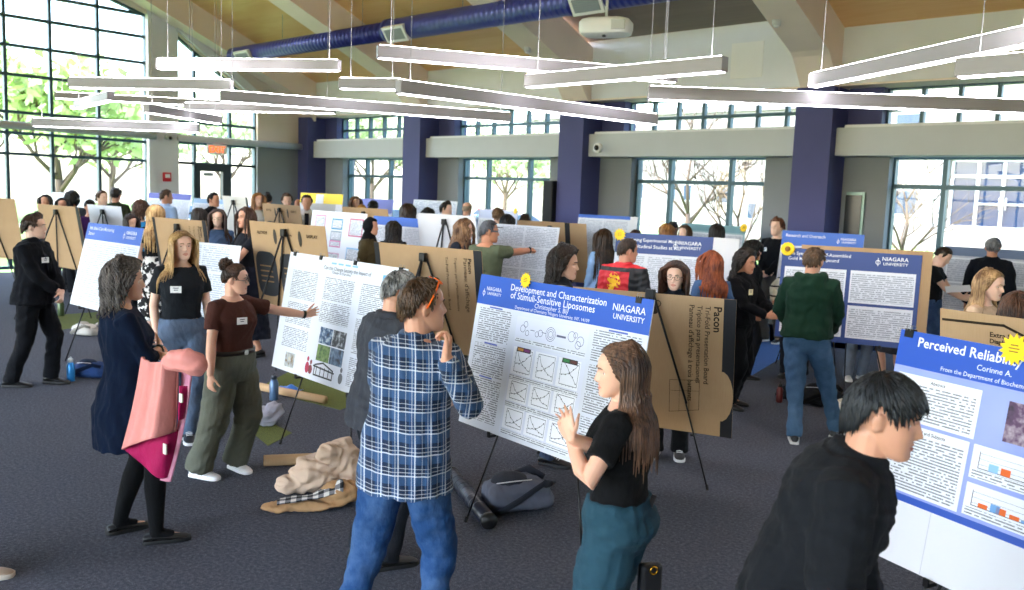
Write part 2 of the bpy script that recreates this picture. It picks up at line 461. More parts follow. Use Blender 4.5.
# ---- pendant light bars -------------------------------------------------
UPG = emit('#f8f4f6', 20.0, 'uplight'); BARW = plain('#a09ca3', .5); GLOW = emit('#f8f4fa', 12.0)
CABLE = plain('#8e8e90', .5, .3)
def bar(p0, p1, label):
    a = at_depth(*p0); b = at_depth(*p1)
    z = (a.z + b.z) / 2 - .0; a.z = b.z = z
    L = (b - a).length; r = thing('pendant_light', label, 'light', a, math.atan2(b.y - a.y, b.x - a.x), 'linear pendant lights')
    h = .055; w = .045
    g = Geo().box((0, -w, -h), (L, w, h)); bevel(g.obj('housing', BARW, r), .004, 1)
    Geo().box((.02, -w + .008, -h - .006), (L - .02, w - .008, -h)).obj('diffuser', GLOW, r)
    Geo().box((.02, -w + .012, h), (L - .02, w - .012, h + .004)).obj('uplight_diffuser', UPG, r)
    for u in (.12, L - .12):
        wp = a + (b - a).normalized() * u
        zc = EAVE + SLOPE * (YB - max(wp.y, YRDG)) if wp.y > YRDG else EAVE + SLOPE * (YB - YRDG) * (wp.y - YR) / (YRDG - YR)
        Geo().tube([(u, 0, h), (u, 0, zc - z - .02)], .003, 5).obj('cable', CABLE, r, True)
    return r
BARS = [((70, 73, 9.7), (232, 95, 9.4), 'pendant light bar above the blonde woman, crossing the white wall column'),
 ((220, 96, 9.1), (510, 117, 10.4), 'long pendant light bar running below the two joined bars'),
 ((33, 119, 11.8), (199, 131, 11.8), 'lowest pendant light bar across the left glazing, above the brown haired man in the suit'),
 ((158, 67, 9.8), (340, 62, 9.4), 'pendant light bar whose end meets another bar under the duct end grille'),
 ((340, 62, 9.3), (403, 106, 9.2), 'short pendant light bar slanting down from the corner of two joined bars'),
 ((377, 57, 7.9), (676, 72, 8.8), 'pendant light bar just under the blue duct, nearest to the duct'),
 ((398, 87, 7.3), (655, 119, 9.4), 'long pendant light bar ending over the soffit beside the round camera'),
 ((527, 91, 8.0), (726, 52, 6.6), 'pendant light bar rising under the white ceiling speaker to a dark end cap'),
 ((648, 92, 7.6), (1040, 108, 7.6), 'pendant light bar crossing in front of the top of the widest navy pillar'),
 ((812, 88, 7.6), (1040, 22, 5.3), 'pendant light bar rising steeply in front of the wood ceiling past the widest pillar'),
 ((957, 73, 5.4), (1060, 55, 5.0), 'pendant light bar cut off by the right edge, above the dark suited man'),
 ((55, 98, 15.5), (225, 101, 16), 'thin far pendant light bar level across the left glazing'),
 ((77, 108, 12.5), (111, 92, 11), 'short pendant light bar slanting up in the left glazing'),
 ((146, 101, 11), (220, 126, 12.6), 'pendant light bar slanting down in front of the white wall column'),
 ((185, 105, 13), (335, 111, 12.6), 'far pendant light bar hanging across the sloped window and grey corner wall')]
for p0, p1, l in BARS: bar(p0, p1, l)

# ---- blue spiral duct -------------------------------------------------------
DX0, DX1, DY, DZ, DR = -20.2, 2.0, 11.3, 5.27, .215
t = NT('duct_blue'); co = t.coord(); x, y, z = t.sep(co)
t.base(lin('#34398c'), .35, .25, .5)
t.bump(t.math('SINE', t.math('MULTIPLY', t.math('ADD', x, t.math('MULTIPLY', y, .12)), 48)), .6, .01)
r = thing('air_duct', 'blue spiral air duct running under the rafters along the ceiling', 'air duct', (0, DY, DZ))
g = Geo().tube([(DX0, 0, 0), (-14.1, 0, 0)], DR * .86, 28).tube([(-14.15, 0, 0), (-14.05, 0, 0)], DR * 1.06, 28).tube([(-14.1, 0, 0), (DX1, 0, 0)], DR, 28)
for xx in (-9.35, -4.3): g.tube([(xx - .06, 0, 0), (xx + .06, 0, 0)], DR * 1.06, 28)
g.obj('duct', t.m, r, True)
gm = plain('#e8e8e8', .5); gd = plain('#8f959c', .6)
for xx in (-19.4, -13.7, -8.95):
    rot = Matrix.Translation((xx, 0, 0)) @ Matrix.Rotation(R_(35), 4, 'X')
    gr = Geo().box((-.32, -DR - .03, -.16), (.32, -DR + .05, .16), 0, rot).obj('duct_grille', gm, r)
    g2 = Geo().box((-.26, -DR - .034, -.11), (.26, -DR - .02, .11), 0, rot)
    for j in range(6): g2.box((-.26, -DR - .042, -.1 + j * .036), (.26, -DR - .03, -.088 + j * .036), 0, rot)
    g2.obj('louvre', gd, gr)
for xx in (-18, -15, -12, -8, -5, -2): Geo().tube([(xx, 0, DR * .8), (xx, 0, 1.0)], .006, 6).obj('duct_hanger', CABLE, r)

# ---- small fixtures ---------------------------------------------------------
p = at_depth(606, 27, 12.2)
r = thing('ceiling_speaker', 'white rounded box speaker hanging below the end of the blue duct', 'speaker', p, R_(25))
g = Geo(); pr = []
for u, s in ((-.12, .8), (-.1, .95), (-.04, 1), (.05, 1), (.09, .9), (.11, .7)):
    pr.append([V((s * .36 * math.copysign(abs(math.cos(a)) ** .5, math.cos(a)), s * .22 * math.copysign(abs(math.sin(a)) ** .5, math.sin(a)), u)) for a in [2 * math.pi * (j + .5) / 20 for j in range(20)]])
bevel(g.rings(pr).obj('cabinet', plain('#e6e8e6', .4), r, True), .005)
Geo().box((.12, -.235, -.07), (.3, -.2, .05)).obj('grille', plain('#b9bdb9', .6), r)
Geo().tube([(0, 0, .1), (0, 0, .95)], .02, 8).obj('mount_pole', plain('#cfd2d0', .5), r)
Geo().ball((.0, -.1, -.135), (.03, .03, .02)).obj('lens_knob', plain('#222222', .3), r)

def fixed(name, label, cat, p): return thing(name, label, cat, p)
p = V((-11.28, 13.7, 2.1)); q = at_depth(571, 145, 16.6)
r = thing('security_camera', 'white dome security camera high on the navy pillar', 'camera', (q.x + .0, 13.7, q.z))
Geo().tube([(0, 0, 0), (0, -.05, 0), (0, -.07, 0)], [.1, .1, .085], 18).obj('housing', plain('#eeeeee', .4), r, True)
Geo().ball((0, -.07, 0), (.055, .05, .055), 14, 10).obj('dome', plain('#14161a', .1), r, True)
r = thing('security_camera', 'small security camera on the white wall column of the left wall', 'camera', (XL, 9.96, 3.2))
Geo().box((0, -.05, -.06), (.08, .05, .06)).obj('bracket', plain('#dddddd', .4), r)
Geo().tube([(.06, 0, -.02), (.2, 0, -.03)], .055, 14).obj('housing', plain('#b8bcc0', .4), r, True)
Geo().tube([(.2, 0, -.03), (.21, 0, -.03)], .04, 14).obj('lens', plain('#101214', .15), r, True)
r = thing('fire_alarm', 'red fire alarm box on the white wall column', 'fire alarm', (XL, 9.95, 2.23))
bevel(Geo().box((0, -.1, -.11), (.06, .1, .11)).obj('housing', plain('#c3202b', .4), r), .012)
Geo().box((.06, -.06, -.02), (.068, .06, .07)).obj('strobe', plain('#f2f2f2', .3), r)
# exit sign above the door
r = thing('exit_sign', 'hanging exit sign with orange letters above the glazed door', 'sign', (XL + .12, 11.22, 2.98))
Geo().box((-.02, -.26, -.12), (.02, .26, .12)).obj('panel', plain('#f4efe4', .5), r)
vs, fs = text_mesh('EXIT', None, .15, .02, 'CENTER')
Geo().add([(.023, q.x, q.z - .075) for q in vs], fs).obj('lettering', emit('#ff5a1e', 1.6, 'exit_letters'), r)
Geo().box((-.015, -.1, .12), (.015, .1, .2)).obj('bracket', plain('#dddddd'), r)
# loudspeaker on the navy pillar
q = at_depth(549, 191, 16.8)
r = thing('loudspeaker', 'tall black loudspeaker bracketed to the side of the navy pillar', 'speaker', (-11.72, 13.75, 2.0))
bevel(Geo().box((-.15, -.16, -.42), (.1, .14, .42)).obj('cabinet', plain('#17181b', .5), r), .015)
Geo().box((-.13, -.168, -.39), (.08, -.158, .39)).obj('grille', plain('#24262b', .8), r)
Geo().box((.08, -.03, -.06), (.14, .06, .06)).obj('bracket', plain('#222222', .5), r)
# dark door in the recess right of the widest pillar
d = empty('door_2'); d['kind'] = 'structure'
x0 = -5.83
Geo().box((x0, YW - .05, 0), (x0 + .3, YW + .01, 2.35)).obj('door_frame', plain('#8aa39c', .4, .4), d)
Geo().box((x0 + .0, YW - .07, 0), (x0 + .26, YW - .04, 2.3)).obj('door_leaf', plain('#101a1e', .25), d)
# access panel on the white wall
trim(Geo().box((-7.9, YB - .012, 4.25), (-7.3, YB + .02, 4.85)), paint('#f1efeb'))
# small fixtures on the rafters
for x, y in ((-11.6, 12.5), (-6.56, 12.55)):
    z = 4.52 + .42 * (13.35 - y)
    r = thing('occupancy_sensor', 'small white sensor fixed to the rafter ' + ('over the camera pillar' if x < -8 else 'over the widest pillar'), 'sensor', (x + .15, y, z + .0))
    Geo().tube([(0, 0, .02), (0, 0, -.07)], [.07, .06], 14).obj('housing', plain('#d0d0d0', .4), r, True)
    Geo().ball((0, 0, -.07), (.05, .05, .03)).obj('lens', plain('#eeeeee', .2), r, True)
# ================================================================ OUTSIDE
t = NT('lawn'); co = t.coord(); n = t.noise(co, 2.5, 4); n2 = t.noise(co, 60, 2)
t.base(t.mix(n2, lin('#5f7f3c'), lin('#86a35c')), .9, 0, .2); LAWN = t.m
g = Geo()
g.box((-90, -45, -.5), (XL - .25, 90, -.2)); g.box((XL - .25, YG + .2, -.5), (70, 90, -.2)); g.box((XL - .25, -45, -.5), (70, YR - .2, -.2)); g.box((XR_ + .2, YR - .2, -.5), (70, YG + .2, -.2))
o = g.obj('lawn', LAWN); o['kind'] = 'structure'
ASPH = plain('#a9a9a8', .9)
for i, (lo, hi) in enumerate((((-60, 22, -.2), (-20, 34, -.15)), ((-46, 14, -.2), (-33, 34, -.15)), ((-19, 17.5, -.2), (12, 19.2, -.16)), ((-2.5, 19, -.2), (4, 27, -.16)))):
    struct('pavement' if i == 0 else 'pavement.%03d' % i, Geo().box(lo, hi), ASPH if i < 2 else plain('#b4afa6', .9))

# --- trees
BARK = plain('#6a5a4a', .9)
def leaf_mat(c): 
    t = NT('leaves'); c = lin(c); n = t.noise(t.coord(), 1.5, 2)
    t.base(t.mix(n, [x * .7 for x in c], [min(1, x * 1.25) for x in c]), .7, 0, .2)
    t.b.inputs['Transmission Weight'].default_value = 0
    return t.m
LEAF = leaf_mat('#bdd08c'); LEAF2 = leaf_mat('#cfdcaa')
def branches(g, p, d, L, r, lev, tips, rnd):
    q = p + d * L
    mid = (p + q) / 2 + V((rnd.uniform(-1, 1), rnd.uniform(-1, 1), rnd.uniform(-.3, .6))) * L * .07
    g.tube([p, mid, q], [r, r * .85, r * .66], 6 if lev > 1 else 5)
    if lev == 0: tips.append((q, d)); return
    for _ in range(3 if lev > 1 else 4):
        nd = (d + V((rnd.uniform(-1, 1), rnd.uniform(-1, 1), rnd.uniform(-.35, .75))) * .8).normalized()
        branches(g, q if rnd.random() < .6 else mid, nd, L * rnd.uniform(.58, .8), r * .6, lev - 1, tips, rnd)
def tree(name, label, loc, h, leaf=None, seed=1, lev=3, r=.16, dens=16, ls=.35):
    rnd = random.Random(seed)
    root = thing(name, label, 'tree', loc)
    g = Geo(); tips = []
    g.tube([(0, 0, -.1), (0, 0, h * .12), (0, 0, h * .3)], [r * 1.4, r * 1.0, r * .9], 9)
    for k in range(4):
        a = k * 1.57 + rnd.uniform(-.4, .4)
        branches(g, V((0, 0, h * (.24 + .02 * k))), V((math.cos(a) * .75, math.sin(a) * .75, .8)).normalized(), h * .25, r * .6, lev, tips, rnd)
    branches(g, V((0, 0, h * .3)), V((0, 0, 1)), h * .25, r * .75, lev, tips, rnd)
    g.obj('trunk', BARK, root, True)
    if leaf:
        lg = Geo()
        for q, d in tips:
            for _ in range(dens):
                c = q + V((rnd.gauss(0, 1), rnd.gauss(0, 1), rnd.gauss(0, .8))) * h * .055
                a = V((rnd.uniform(-1, 1), rnd.uniform(-1, 1), rnd.uniform(-1, 1))).normalized(); b = a.orthogonal().normalized()
                s = ls * rnd.uniform(.6, 1.2)
                lg.add([c - a * s * .5, c + b * s * .25, c + a * s * .5, c - b * s * .25], [(0, 1, 2, 3)])
        lg.obj('foliage', leaf, root, fix=False)
    return root
tg = 'leafy trees on the lawn'
for i, (px, d, h, lf, lab) in enumerate(((60, 31, 7.5, LEAF, 'leafy spring tree with a forked trunk on the lawn behind the tall left glazing'),
        (112, 46, 8, LEAF, 'leafy tree on the lawn seen through the pane beside the white column'),
        (-30, 46, 9, LEAF2, 'pale green tree at the outer edge of the tall left glazing'),
        (222, 58, 9, LEAF2, 'pale leafy tree beyond the parked cars and the glazed door'),
        (372, 58, 9, LEAF2, 'pale leafy tree above the parked cars, first window from the corner'),
        (505, 60, 8, LEAF2, 'pale tree behind the parking area in the second window from the corner'))):
    p = at_depth(px, 200, d); tree('leafy_tree', lab, (p.x, p.y, -.2), h, lf, 20 + i, 3, .15, 14, .5)
for i, (px, d, h, lab) in enumerate(((688, 25, 6.5, 'bare branched tree standing before the stone building'), (742, 19.5, 4.5, 'thin bare tree close outside the window beside the widest pillar'), (905, 20, 4.5, 'bare young tree by the clipped hedge'))):
    p = at_depth(px, 215, d); tree('bare_tree', lab, (p.x, p.y, -.2), h, None, 55 + i, 3, .05 if i else .075)

# --- clipped hedge and shrub
def shrub(name, label, loc, dim, mat, n=900, seed=3):
    rnd = random.Random(seed); r = thing(name, label, 'hedge', loc)
    g = Geo()
    for _ in range(n):
        u = V((rnd.gauss(0, 1), rnd.gauss(0, 1), rnd.gauss(0, 1))).normalized()
        u = V([math.copysign(abs(c) ** .6, c) for c in u]); c = V((u.x * dim[0] / 2, u.y * dim[1] / 2, dim[2] / 2 + u.z * dim[2] / 2)) * rnd.uniform(.9, 1.03)
        a = V((rnd.uniform(-1, 1), rnd.uniform(-1, 1), rnd.uniform(-1, 1))).normalized(); b = a.orthogonal()
        s = .13; g.add([c - a * s * .5, c + b * s * .3, c + a * s * .5, c - b * s * .3], [(0, 1, 2, 3)])
    g.obj('foliage', mat, r, fix=False)
    Geo().ball((0, 0, dim[2] * .48), (dim[0] * .44, dim[1] * .44, dim[2] * .46), 14, 10).obj('stem_mass', mat, r, True)
p = at_depth(904, 235, 24); shrub('hedge', 'rounded clipped hedge by the entrance of the pale building', (p.x, p.y, -.2), (2.2, 1.4, 1.25), LEAF)
p = at_depth(644, 215, 34); shrub('hedge', 'small green shrub against the stone wall', (p.x, p.y, -.2), (1.6, 1.4, 1.8), LEAF2, 500)

# --- parked cars
def car(label, loc, rz, c):
    r = thing('car', label, 'car', loc, rz, 'parked cars')
    body = plain(c, .25, .3, .6); g = Geo()
    prof = [(-2.15, .35), (-2.2, .75), (-1.9, .9), (-1.2, .95), (1.1, .95), (1.9, .85), (2.15, .7), (2.15, .35)]
    pr = [[V((x, s * w, z)) for x, z in prof] for s, w in ((-1, .78), (-1, .86), (1, .86), (1, .78))]
    bevel(g.rings([pr[0], [p + V((0, -.0, 0)) for p in pr[1]], pr[2], pr[3]]).obj('body', body, r), .06, 3)
    cab = [(-1.75, .93), (-1.3, 1.42), (.2, 1.46), (1.05, .93)]
    g = Geo(); g.rings([[V((x, y * (1 - .16 * (z > 1)), z)) for x, z in cab] for y in (-.76, .76)]); bevel(g.obj('cabin', plain('#2c3a46', .08, 0, .8), r), .05, 2)
    g = Geo(); g.box((-1.2, -.62, 1.4), (.2, .62, 1.48)); bevel(g.obj('roof', body, r), .03, 2)
    for x in (-1.35, 1.35):
        for y in (-.8, .8):
            w = Geo().tube([(x, y - .1, .33), (x, y + .1, .33)], .33, 20).obj('wheel', plain('#17181a', .8), r, True)
            Geo().tube([(x, y - .105, .33), (x, y + .105, .33)], .19, 14).obj('hub', plain('#b0b4b8', .3, .7), w, True)
    for y in (-.6, .6): Geo().box((2.1, y - .16, .62), (2.19, y + .16, .74)).obj('headlight', plain('#f4f4f0', .1), r)
CC = ['#dfe3e8', '#3d64a8', '#8fa4c4', '#c8ccd2', '#2c3f66', '#e8e8e8', '#6f8db8', '#b9bfc8', '#8a2d2d', '#dfe3e8', '#445a80']
spots = [(186, 31, .35), (243, 33, .35), (212, 42, .35), (350, 30, 1.2), (392, 36, 1.2), (372, 45, 1.2), (474, 32, 1.0), (524, 37, 1.0), (500, 46, 1.0)]
places = ['silver car left of the glazed door', 'grey blue car right of the glazed door', 'pale car seen through the glazed door', 'light grey car, first window from the corner',
 'dark blue car by the second pillar, first window from the corner', 'white car farthest back in the first window from the corner', 'light blue car behind the bald man in the second window', 'grey car beside the loudspeaker in the second window', 'dark red car farthest back in the second window']
CC = ['#dfe3e8', '#8fa4c4', '#c8ccd2', '#c8ccd2', '#2c3f66', '#e8e8e8', '#6f8db8', '#b9bfc8', '#8a2d2d']
for (px, d, a), c, l in zip(spots, CC, places):
    p = at_depth(px, 190, d); car(l + ', parked outside', (p.x, p.y, -.15), a + random.uniform(-.1, .1), c)

# --- pale stone buildings across the lawn
STONE = None
t = NT('stone_wall'); co = t.coord(); br = t.new('ShaderNodeTexBrick'); t.link(t.mapping(co, (1, 1, 1), (0, 0, 0), (R_(90), 0, 0)), br.inputs[0])
br.inputs['Scale'].default_value = 2; br.inputs['Color1'].default_value = (.30, .28, .26, 1); br.inputs['Color2'].default_value = (.36, .34, .31, 1); br.inputs['Mortar'].default_value = (.25, .24, .22, 1)
t.base(br.outputs[0], .9); STONE = t.m
PWIN = plain('#31465c', .15, 0, .4); PFR = plain('#b9bcbc', .5)
def building(name, label, x0, x1, y, h, wins, mat):
    r = thing(name, label, 'building', ((x0 + x1) / 2, y, -.2)); L = (x1 - x0) / 2
    Geo().box((-L, 0, 0), (L, 8, h)).obj('wall', mat, r)
    Geo().box((-L - .2, -.2, h), (L + .2, 8.2, h + .4)).obj('roof', plain('#8d8a86', .8), r)
    Geo().box((-L, -.06, 0), (L, 0, .5)).obj('plinth', plain('#a59f95', .9), r)
    for wx, wz, ww, wh, arch in wins:
        wx -= (x0 + x1) / 2; wz += .2
        g = Geo().box((wx - ww / 2 - .1, -.08, wz - .1), (wx + ww / 2 + .1, .02, wz + wh + .1)); f = g.obj('window', PFR, r)
        g = Geo().box((wx - ww / 2, -.1, wz), (wx + ww / 2, -.05, wz + wh))
        if arch: g.tube([(wx, -.1, wz + wh), (wx, -.05, wz + wh)], ww / 2, 20)
        g.box((wx - .03, -.12, wz), (wx + .03, -.1, wz + wh)); g.obj('pane', PWIN, f)
    return r
building('stone_building', 'pale stone building with narrow windows across the lawn behind the bare tree', -46, -19, 50, 8, [(x_, z_, .55, .95, f_) for x_, z_, f_ in ((-43, 2.2, False), (-40, 2.2, False), (-37, 2.2, False), (-34.8, 2.2, False), (-32.2, 2.2, False), (-31, 2.2, False), (-26.3, 1.2, False), (-23, 2.2, False), (-32, 5.4, False), (-27, 5.4, False))] + [(-28.4, 2.1, .7, .6, True)], STONE)
r = building('pale_building', 'white building with a glazed double door entrance beyond the right window', -16, 4, 39.7, 8, [(-13.7, 1.9, 1.1, 1.0, False), (-13.7, 5.0, 1.1, 1.2, False), (-4, 1.9, 1.1, 1.0, False), (0, 1.9, 1.1, 1.0, False)], plain('#a09a90', .8))
cx = (-16 + 4) / 2; ex = -9.73 - cx; fz = 1.6
g = Geo()
for a, b in ((-2.75, -2.2), (2.2, 2.75)): g.box((ex + a, -.6, 0), (ex + b, 0, 4.6))
g.box((ex - 2.8, -.7, 4.6), (ex + 2.8, 0, 5.2)); g.obj('entrance_surround', PFR, r)
f = Geo()
for u in (-2.0, -1.0, -.05, .9, 1.9): f.box((ex + u - .05, -.25, fz), (ex + u + .07, -.1, 4.4))
for z in (fz, 3.7, 4.35): f.box((ex - 2.0, -.24, z), (ex + 2.0, -.1, z + .12))
f.box((ex - 1.0, -.24, fz + 1.0), (ex + .95, -.12, fz + 1.07)); f = f.obj('entrance_frame', PFR, r)
Geo().box((ex - 2.0, -.16, fz), (ex + 2.0, -.12, 4.4)).obj('entrance_glass', plain('#22344f', .12, 0, .5), f)
for u in (-.12, .12): Geo().tube([(ex + u, -.28, fz + .8), (ex + u, -.28, fz + 1.3)], .03, 8).obj('door_handle', plain('#d9dde0', .3, .8), f, True)
g = Geo()
for q_ in range(8): g.box((ex - 3.0 - .1 * q_, -.9 - .35 * q_, 0), (ex + 3.0 + .1 * q_, 0, fz - .2 * q_))
g.obj('entrance_steps', plain('#9a958c', .9), r)

# ================================================================ LIGHT
w = bpy.data.worlds.new('world'); SC.world = w; w.use_nodes = True
nt = w.node_tree; bg = nt.nodes['Background']
sky = nt.nodes.new('ShaderNodeTexSky'); sky.sky_type = 'NISHITA'; sky.sun_elevation = R_(52); sky.sun_rotation = R_(200); sky.sun_disc = False
sky.air_density = 1.0; sky.dust_density = 2.0; sky.ozone_density = 1.0
nt.links.new(sky.outputs[0], bg.inputs[0]); bg.inputs[1].default_value = 1.35
sun = bpy.data.lights.new('sun', 'SUN'); sun.energy = 2.6; sun.angle = R_(.6); sun.color = (1, .97, .93)
so = bpy.data.objects.new('sun', sun); COL.objects.link(so)
sd = V((.15, .55, -1)).normalized(); so.rotation_euler = sd.to_track_quat('-Z', 'Y').to_euler()
def portal(loc, size, rot):
    l = bpy.data.lights.new('window_portal', 'AREA'); l.shape = 'RECTANGLE'; l.size, l.size_y = size; l.cycles.is_portal = True
    o = bpy.data.objects.new('window_portal', l); COL.objects.link(o); o.location = loc; o.rotation_euler = rot
portal((XL - .4, 4.9, 3.3), (9.4, 6.6), (R_(90), 0, R_(90) + math.pi))
portal((XL - .4, 11.4, 2.8), (2.3, 5.6), (R_(90), 0, R_(90) + math.pi))
portal((-9, YG + .35, 2.1), (24, 4), (R_(90), 0, math.pi * 0 + math.pi))
portal((-7, YR - .4, 2.45), (27, 4.3), (R_(90), 0, 0))
vs_ = SC.view_settings; vs_.view_transform = 'Standard'; vs_.look = 'None'; vs_.gamma = 1; vs_.use_curve_mapping = False; vs_.exposure = 1.08
cy = SC.cycles
cy.max_bounces = 9; cy.diffuse_bounces = 5; cy.glossy_bounces = 3; cy.transmission_bounces = 4; cy.transparent_max_bounces = 8
cy.sample_clamp_indirect = 6; cy.use_denoising = True; cy.caustics_reflective = False; cy.caustics_refractive = False
cy.use_fast_gi = False
# ================================================================ PEOPLE
_tmp_n = 0
def remesh(geo, voxel, smooth=4, fac=.5):
    """one continuous surface grown around all the lofted shapes in geo"""
    me = geo.mesh('rough', [])
    bm = bmesh.new(); bm.from_mesh(me); bmesh.ops.recalc_face_normals(bm, faces=bm.faces); bm.to_mesh(me); bm.free()
    ob = bpy.data.objects.new('rough', me); COL.objects.link(ob)
    m = ob.modifiers.new('r', 'REMESH'); m.mode = 'VOXEL'; m.voxel_size = voxel; m.use_smooth_shade = True
    if smooth:
        s = ob.modifiers.new('s', 'SMOOTH'); s.factor = fac; s.iterations = smooth
    dg = bpy.context.evaluated_depsgraph_get(); dg.update()
    out = bpy.data.meshes.new_from_object(ob.evaluated_get(dg))
    bpy.data.objects.remove(ob); bpy.data.meshes.remove(me)
    return out
def get_co(me):
    a = np.empty(len(me.vertices) * 3, np.float32); me.vertices.foreach_get('co', a); return a.reshape(-1, 3)
def set_co(me, a):
    me.vertices.foreach_set('co', np.ascontiguousarray(a, np.float32).ravel()); me.update()
def get_no(me):
    a = np.empty(len(me.vertices) * 3, np.float32); me.vertices.foreach_get('normal', a); return a.reshape(-1, 3)
def finish(me, name, mats, parent):
    me.name = name; me.materials.clear()
    for m in (mats if isinstance(mats, (list, tuple)) else [mats]): me.materials.append(m)
    me.polygons.foreach_set('use_smooth', [True] * len(me.polygons)); me.update()
    return link(name, me, parent)
def folds(me, amp, seed=0, sc=1.0):
    if amp <= 0 or not len(me.vertices): return
    c = get_co(me); n = get_no(me); r = np.random.RandomState(seed)
    d = np.zeros(len(c), np.float32)
    for i, (f, a) in enumerate(((24, .55), (42, .55), (66, .45), (95, .25))):
        k = r.normal(size=3); k /= np.linalg.norm(k); k *= np.array((1, 1, 1.5)); k2 = r.normal(size=3); k2 /= np.linalg.norm(k2)
        d += a * np.sin(f * sc * (c @ k) + 1.9 * np.sin(f * .45 * sc * (c @ k2) + r.uniform(0, 6)) + r.uniform(0, 6))
    d = np.sign(d) * np.abs(d) ** .8
    set_co(me, c + n * (d * amp)[:, None])

TORSO = {'m': [(.80, .10, .085, .0), (.86, .155, .108, -.012), (.92, .170, .118, -.012), (.98, .165, .112, -.004), (1.06, .152, .103, .004), (1.14, .152, .103, .006), (1.22, .163, .112, .006), (1.30, .176, .120, .004), (1.37, .178, .112, -.002), (1.42, .150, .092, -.010), (1.455, .098, .074, -.012), (1.48, .065, .064, -.010)],
         'f': [(.80, .10, .085, .0), (.86, .160, .112, -.014), (.92, .175, .120, -.014), (.98, .160, .108, -.004), (1.06, .132, .092, .004), (1.14, .132, .094, .006), (1.22, .144, .112, .014), (1.28, .153, .122, .018), (1.34, .155, .108, .006), (1.40, .140, .088, -.006), (1.44, .092, .068, -.010), (1.475, .055, .056, -.008)]}
HEAD = [(-.119, .016, .078, .050), (-.111, .034, .090, .012), (-.094, .048, .094, -.010), (-.072, .058, .093, -.032), (-.045, .066, .092, -.062), (-.018, .0705, .092, -.084), (.006, .073, .091, -.094), (.032, .0755, .094, -.099), (.060, .0745, .089, -.097), (.084, .066, .071, -.083), (.102, .049, .045, -.058), (.112, .027, .018, -.032)]
EX, EYF, EYB, EZ = .0755, .094, .100, .106        # skull half sizes for hair

def interp(tab, z):
    if z <= tab[0][0]: return tab[0][1:]
    for a, b in zip(tab[:-1], tab[1:]):
        if z <= b[0]:
            t = (z - a[0]) / (b[0] - a[0]); return tuple(a[i] * (1 - t) + b[i] * t for i in range(1, len(a)))
    return tab[-1][1:]
def sstep(a, b, x): 
    t = np.clip((x - a) / (b - a), 0, 1); return t * t * (3 - 2 * t)
def ik(a, t, l1, l2, pole):
    v = t - a; d = v.length; mx = (l1 + l2) * .999
    if d > mx: t = a + v * (mx / d); v = t - a; d = mx
    d = max(d, abs(l1 - l2) + .02)
    u = v.normalized(); x = (d * d + l1 * l1 - l2 * l2) / (2 * d); h = math.sqrt(max(0, l1 * l1 - x * x))
    w = (pole - u * pole.dot(u)); w = w.normalized() if w.length > 1e-4 else u.orthogonal().normalized()
    return a + u * x + w * h, t

def hand_geo(g, w, d, n, side, curl=20, spread=1.0, sc=1.0, thumb=1.0, curls=None):
    d = d.normalized(); n = (n - d * n.dot(d)).normalized()
    th = d.cross(n) * side
    P = lambda a, b, c: w + (d * a + th * b + n * c) * sc
    rs = []
    for a, hw, ht, o in ((-.015, .024, .020, 0), (.012, .029, .019, 0), (.035, .037, .018, 0), (.062, .041, .0155, .001), (.086, .040, .0125, .001), (.096, .036, .009, .001)):
        rs.append([P(a, hw * math.cos(2 * math.pi * k / 14) + o, ht * math.sin(2 * math.pi * k / 14)) for k in range(14)])
    g.rings(rs)
    g.tube([P(.005, .022, .006), P(.035, .030, .012), P(.055, .028, .008)], [.012 * sc, .015 * sc, .009 * sc], 8)
    for i, (off, L, r) in enumerate(((.031, .070, .0086), (.0105, .079, .0090), (-.0105, .073, .0086), (-.031, .057, .0076))):
        c = R_((curls[i] if curls else curl) * (1 + .12 * i)); fd = (d + th * (off * 2.6 * spread)).normalized()
        p = P(.082, off, 0); pts = [p - fd * .02 * sc, p]; q = fd
        ax = q.cross(n)
        for f, cc in ((.46, .8), (.30, 1.1), (.24, .7)):
            q = Quaternion(ax, c * cc) @ q; p = p + q * (L * f * sc); pts.append(p)
        g.tube(pts, [r * sc * x for x in (1.05, 1.05, .98, .9, .72)], 8)
        g.ball(pts[-1], r * .74 * sc, 6, 5)
    b = P(.022, .026, .004); q = (th * .72 * thumb + d * .70 + n * .28).normalized()
    p1 = b + q * .042 * sc; q2 = (q + d * .35 + n * .12).normalized(); p2 = p1 + q2 * .032 * sc; p3 = p2 + (q2 + n * .15).normalized() * .025 * sc
    g.tube([b - q * .01, b, p1, p2, p3], [.012 * sc, .0125 * sc, .0105 * sc, .0098 * sc, .0075 * sc], 8); g.ball(p3, .0076 * sc, 6, 5)

